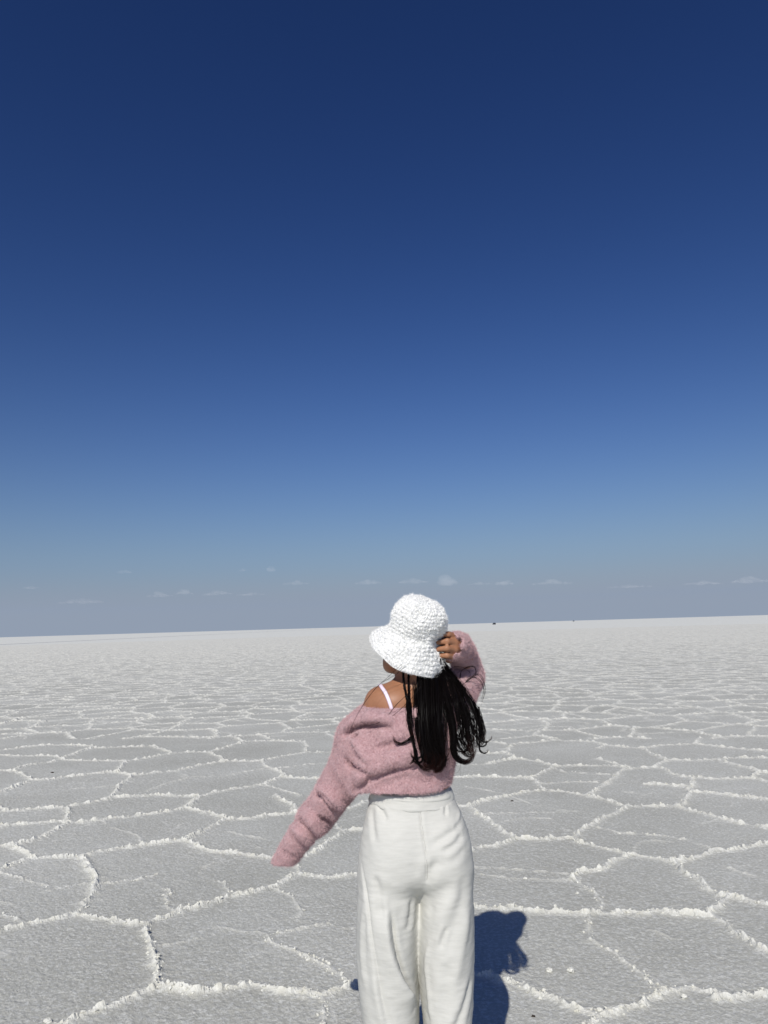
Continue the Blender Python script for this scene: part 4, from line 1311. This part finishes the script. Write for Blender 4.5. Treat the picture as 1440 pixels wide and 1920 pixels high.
# ---------------------------------------------------------------- shoes
SHOE = plain('white_canvas_shoe', (0.7, 0.7, 0.68), 0.8, 0.3)
for px_b, yb in ((733, 2.43), (836, 2.44)):
    x_b = A(px_b, 1900, yb)[0]
    K = Vol((x_b - 0.08, yb - 0.10, -0.005), (x_b + 0.08, yb + 0.26, 0.14), 0.004)
    K.chain([((x_b, yb - 0.035, 0.045), 0.040), ((x_b - 0.003, yb + 0.07, 0.040), 0.043), ((x_b - 0.008, yb + 0.185, 0.036), 0.036)], 0.02)
    K.cone((x_b, yb - 0.01, 0.05), (x_b, yb, 0.10), 0.042, 0.038, 0.015)
    sl, x, y, z = K.sub((-9, -9, -9), (9, 9, 9))
    K.cut(sl, (z - 0.012) * np.ones_like(K.D[sl]), 0.004)
    P, q = K.mesh()
    sh = link('shoe', mesh_np('shoe', P, q, smooth=True), SHOE, person)

# ================================================================== small things on the salt
def lump(name, px, py, size, mat, seed, flat=0.7):
    c = gnd(px, py)
    bm = bmesh.new(); bmesh.ops.create_icosphere(bm, subdivisions=3, radius=1)
    Vn = np.array([v.co[:] for v in bm.verts])
    dsp = 0.65 + 0.7 * noise3(Vn * 1.6 + seed * 3.1, seed) + 0.25 * (noise3(Vn * 4 + seed, seed + 1) - 0.5)
    for v, f_ in zip(bm.verts, dsp):
        v.co = Vector((v.co.x * f_, v.co.y * f_ * 0.8, v.co.z * f_ * flat)) * size
    me = bpy.data.meshes.new(name); bm.to_mesh(me); bm.free()
    me.shade_flat()
    fattr(me, 'ridge', np.ones(len(me.vertices)))
    o = link(name, me, mat)
    o.location = (c[0], c[1], size * flat * 0.45 + 0.004)
    return o
for px, py, s_, lab_ in ((1030, 1822, 0.013, 'white lump of salt lying left of a second one, right of the head shadow'),
                         (1070, 1823, 0.016, 'larger white lump of salt, right of the smaller one beside the shadow'),
                         (985, 1649, 0.012, 'lone white lump of salt above the shadow, on the far plate'),
                         (1083, 1677, 0.010, 'small white lump of salt left of a faint curved ridge'),
                         (90, 1918, 0.016, 'white lump of salt at the lower left edge of the picture'),
                         (1283, 1873, 0.014, 'white lump of salt below the ridge at lower right')):
    tag(lump('salt_lump', px, py, s_, SALT, int(px)), lab_, 'salt lump', 'loose lumps of salt')
MUD = plain('dark_mud', (0.05, 0.04, 0.03), 0.9, 0.2)
for px, py, s_, lab_ in ((98, 1450, 0.020, 'dark pebble on the salt plate at the far left'),
                         (960, 1503, 0.013, 'dark pebble on the salt just right of the waist'),
                         (1000, 1908, 0.008, 'tiny dark chip on the salt at the bottom, right of the shadow'),
                         (1262, 1453, 0.012, 'dark speck beside a ridge on the right')):
    tag(lump('pebble', px, py, s_, MUD, int(px), 0.4), lab_, 'pebble', 'dark bits on the salt')

# crumbs of salt heaped along the near ridges
cand = np.nonzero((d < 0.03) & (dist < 8.5) & (rid >= 0) & (st > 0.45))[0]
pick = rng.choice(cand, 3600, replace=False)
ico = bmesh.new(); bmesh.ops.create_icosphere(ico, subdivisions=1, radius=1)
iv = np.array([v.co[:] for v in ico.verts]); it = np.array([[v.index for v in f.verts] for f in ico.faces]); ico.free()
nv = len(iv)
sc_ = (0.003 + 0.0065 * rng.random(len(pick)) ** 2.5)[:, None, None]
jit = 1 + 0.35 * rng.normal(size=(len(pick), nv, 1))
cv = VX[pick][:, None, :] + iv[None] * np.clip(jit, 0.4, 1.8) * sc_ * np.array([1.1, 1.0, 0.8]) + np.array([0, 0, 0.001])
cf = (it[None] + nv * np.arange(len(pick))[:, None, None]).reshape(-1, 3)
me = mesh_np('salt_crumbs', cv.reshape(-1, 3), cf)
fattr(me, 'ridge', np.full(nv * len(pick), 0.9))
tag(link('salt_crumbs', me, SALT, salt_flat), kind='stuff')

# ================================================================== far away
# a wheel track running off to the horizon at the left
TRK = plain('packed_salt_track', (0.36, 0.36, 0.36), 0.9, 0.2)
tv, tf = [], []
for k, yy in enumerate(np.geomspace(90, 9000, 40)):
    wob = 0.8 * math.sin(yy * 0.011)
    tv += [(-87.0 + wob, yy, -0.012), (-83.5 + wob, yy, -0.012)]
    if k:
        tf.append((2 * k - 2, 2 * k - 1, 2 * k + 1, 2 * k))
trk = link('wheel_track', mesh_np('wheel_track', np.array(tv), np.array(tf)), TRK)
tag(trk, 'grey wheel track crossing the far salt at the left', kind='structure')

def far_car(px, dist_m, dark, label):
    g = gnd(px, 1173)
    dirn = g / np.linalg.norm(g)
    root = bpy.data.objects.new('parked_car', None); scene.collection.objects.link(root)
    d0 = ray(px, 1160); a0 = math.atan2(d0[0], d0[1])
    root.location = (dist_m * math.sin(a0), dist_m * math.cos(a0), -0.02)
    root.rotation_euler = (0, 0, -a0 + 0.3)
    tag(root, label, 'car')
    bpy.context.view_layer.update()
    paint = plain('car_paint', dark, 0.4, 0.5); glass = plain('car_glass', (0.02, 0.025, 0.03), 0.1, 0.5); rubber = plain('tyre_rubber', (0.02, 0.02, 0.02), 0.9, 0.2)
    def loft(name, rows, mat):
        """rows: z, half width, y front, y back"""
        vv = []
        for z_, hw, yf, yb_ in rows:
            vv += [(-hw, yb_, z_), (hw, yb_, z_), (hw, yf, z_), (-hw, yf, z_)]
        ff_ = [(i * 4 + j, i * 4 + (j + 1) % 4, i * 4 + 4 + (j + 1) % 4, i * 4 + 4 + j) for i in range(len(rows) - 1) for j in range(4)]
        ff_ += [(3, 2, 1, 0), tuple(len(vv) - 4 + k for k in range(4))]
        o = link(name, mesh_np(name, np.array(vv), np.array(ff_)), mat); o.parent = root
        return o
    loft('body', [(0.35, 0.85, 2.2, -2.2), (0.6, 0.93, 2.3, -2.3), (1.05, 0.93, 2.25, -2.28)], paint)
    loft('cabin', [(1.05, 0.90, 1.0, -2.2), (1.65, 0.74, 0.45, -1.95), (1.75, 0.70, 0.3, -1.8)], paint)
    loft('rear_window', [(1.12, 0.70, -2.10, -2.205), (1.58, 0.60, -1.95, -2.02)], glass)
    loft('windscreen', [(1.10, 0.72, 0.99, 0.9), (1.60, 0.62, 0.52, 0.4)], glass)
    for sx in (-0.82, 0.82):
        for sy in (-1.4, 1.45):
            bm = bmesh.new(); bmesh.ops.create_cone(bm, cap_ends=True, segments=16, radius1=0.38, radius2=0.38, depth=0.24)
            me = bpy.data.meshes.new('wheel'); bm.to_mesh(me); bm.free()
            o = link('wheel', me, rubber); o.parent = root; o.location = (sx, sy, 0.38); o.rotation_euler = (0, math.pi / 2, 0)
far_car(926, 700.0, (0.03, 0.03, 0.035), 'tiny dark car far off on the horizon right of the hat')
far_car(1075, 1350.0, (0.10, 0.10, 0.11), 'barely visible speck of a car on the horizon, farther right')

# low clouds far behind the horizon, thin and sunlit from the front
def cloud_material():
    m = bpy.data.materials.new('thin_cloud'); m.use_nodes = True
    t = m.node_tree; t.nodes.remove(t.nodes['Principled BSDF'])
    v = t.nodes.new('ShaderNodeVolumePrincipled')
    v.inputs['Color'].default_value = (0.97, 0.96, 0.95, 1)
    v.inputs['Density'].default_value = 0.00033
    v.inputs['Anisotropy'].default_value = -0.35
    t.links.new(v.outputs[0], t.nodes['Material Output'].inputs['Volume'])
    return m
CLOUD = cloud_material()
scene.cycles.volume_bounces = 2
CD = 18000.0
for k, (px, py, w, h, lab_) in enumerate((
        (233, 1071, 26, 8, 'small lone cloud wisp high on the left'),
        (507, 1067, 16, 9, 'tiny bright round cloud puff left of the hat'),
        (455, 1069, 16, 4, 'faint thin wisp just left of the tiny round puff'),
        (60, 1101, 30, 5, 'faint flat cloud near the left edge'),
        (150, 1127, 90, 9, 'long faint cloud bank lowest on the left'),
        (300, 1115, 50, 8, 'low cloud bank hump, second from the left'),
        (345, 1111, 36, 8, 'middle hump of the left cloud bank'),
        (408, 1112, 60, 8, 'right hump of the left cloud bank'),
        (470, 1114, 60, 5, 'flat tail at the right end of the left cloud bank'),
        (556, 1093, 55, 6, 'flat cloud halfway between the left bank and hat'),
        (690, 1091, 50, 8, 'flat cloud just left above the hat'),
        (774, 1089, 60, 9, 'wide cloud directly above the hat'),
        (838, 1088, 34, 16, 'tallest bright cloud puff right above the hat'),
        (900, 1094, 50, 5, 'thin flat cloud right of the tallest puff'),
        (945, 1092, 34, 9, 'small hump of cloud right of the hat'),
        (1035, 1092, 78, 8, 'long flat cloud in the middle of the right half'),
        (1180, 1099, 90, 6, 'very faint flat cloud towards the right'),
        (1320, 1092, 80, 8, 'faint cloud bank near the right edge'),
        (1405, 1087, 70, 11, 'cloud bank cut by the right edge'))):
    c = at(px, py, CD)
    s_ = CD / FPX
    C_ = Vol((-w * s_ * 0.75, -250, -h * s_ * 0.6), (w * s_ * 0.75, 250, h * s_ * 0.9), max(6.0, w * s_ / 110))
    r_ = np.random.default_rng(100 + k)
    C_.D[:] = 900.0
    for j in range(int(14 + w * 0.6)):
        u = r_.random() * 2 - 1
        rx = 6.0 + s_ * h * (0.14 + 0.38 * r_.random() ** 2) * (1.1 - 0.7 * abs(u))
        cz = s_ * h * (-0.30 + 0.75 * r_.random() ** 1.5 * (1 - abs(u)))
        C_.ell((u * w * s_ * 0.46, r_.normal() * 60, cz), (rx * 1.7, rx * 1.5, rx * 0.85), 6.0)
    C_.cone((-w * s_ * 0.46, 0, -s_ * h * 0.25), (w * s_ * 0.46, 0, -s_ * h * 0.25), max(s_ * h * 0.10, 9.0), max(s_ * h * 0.10, 9.0), 6.0, 1.5)
    P, q = C_.mesh()
    if not len(P):
        continue
    o = link('cloud', mesh_np('cloud', P, q, smooth=True), CLOUD)
    o.location = c
    tag(o, lab_, 'cloud', 'low clouds along the horizon')
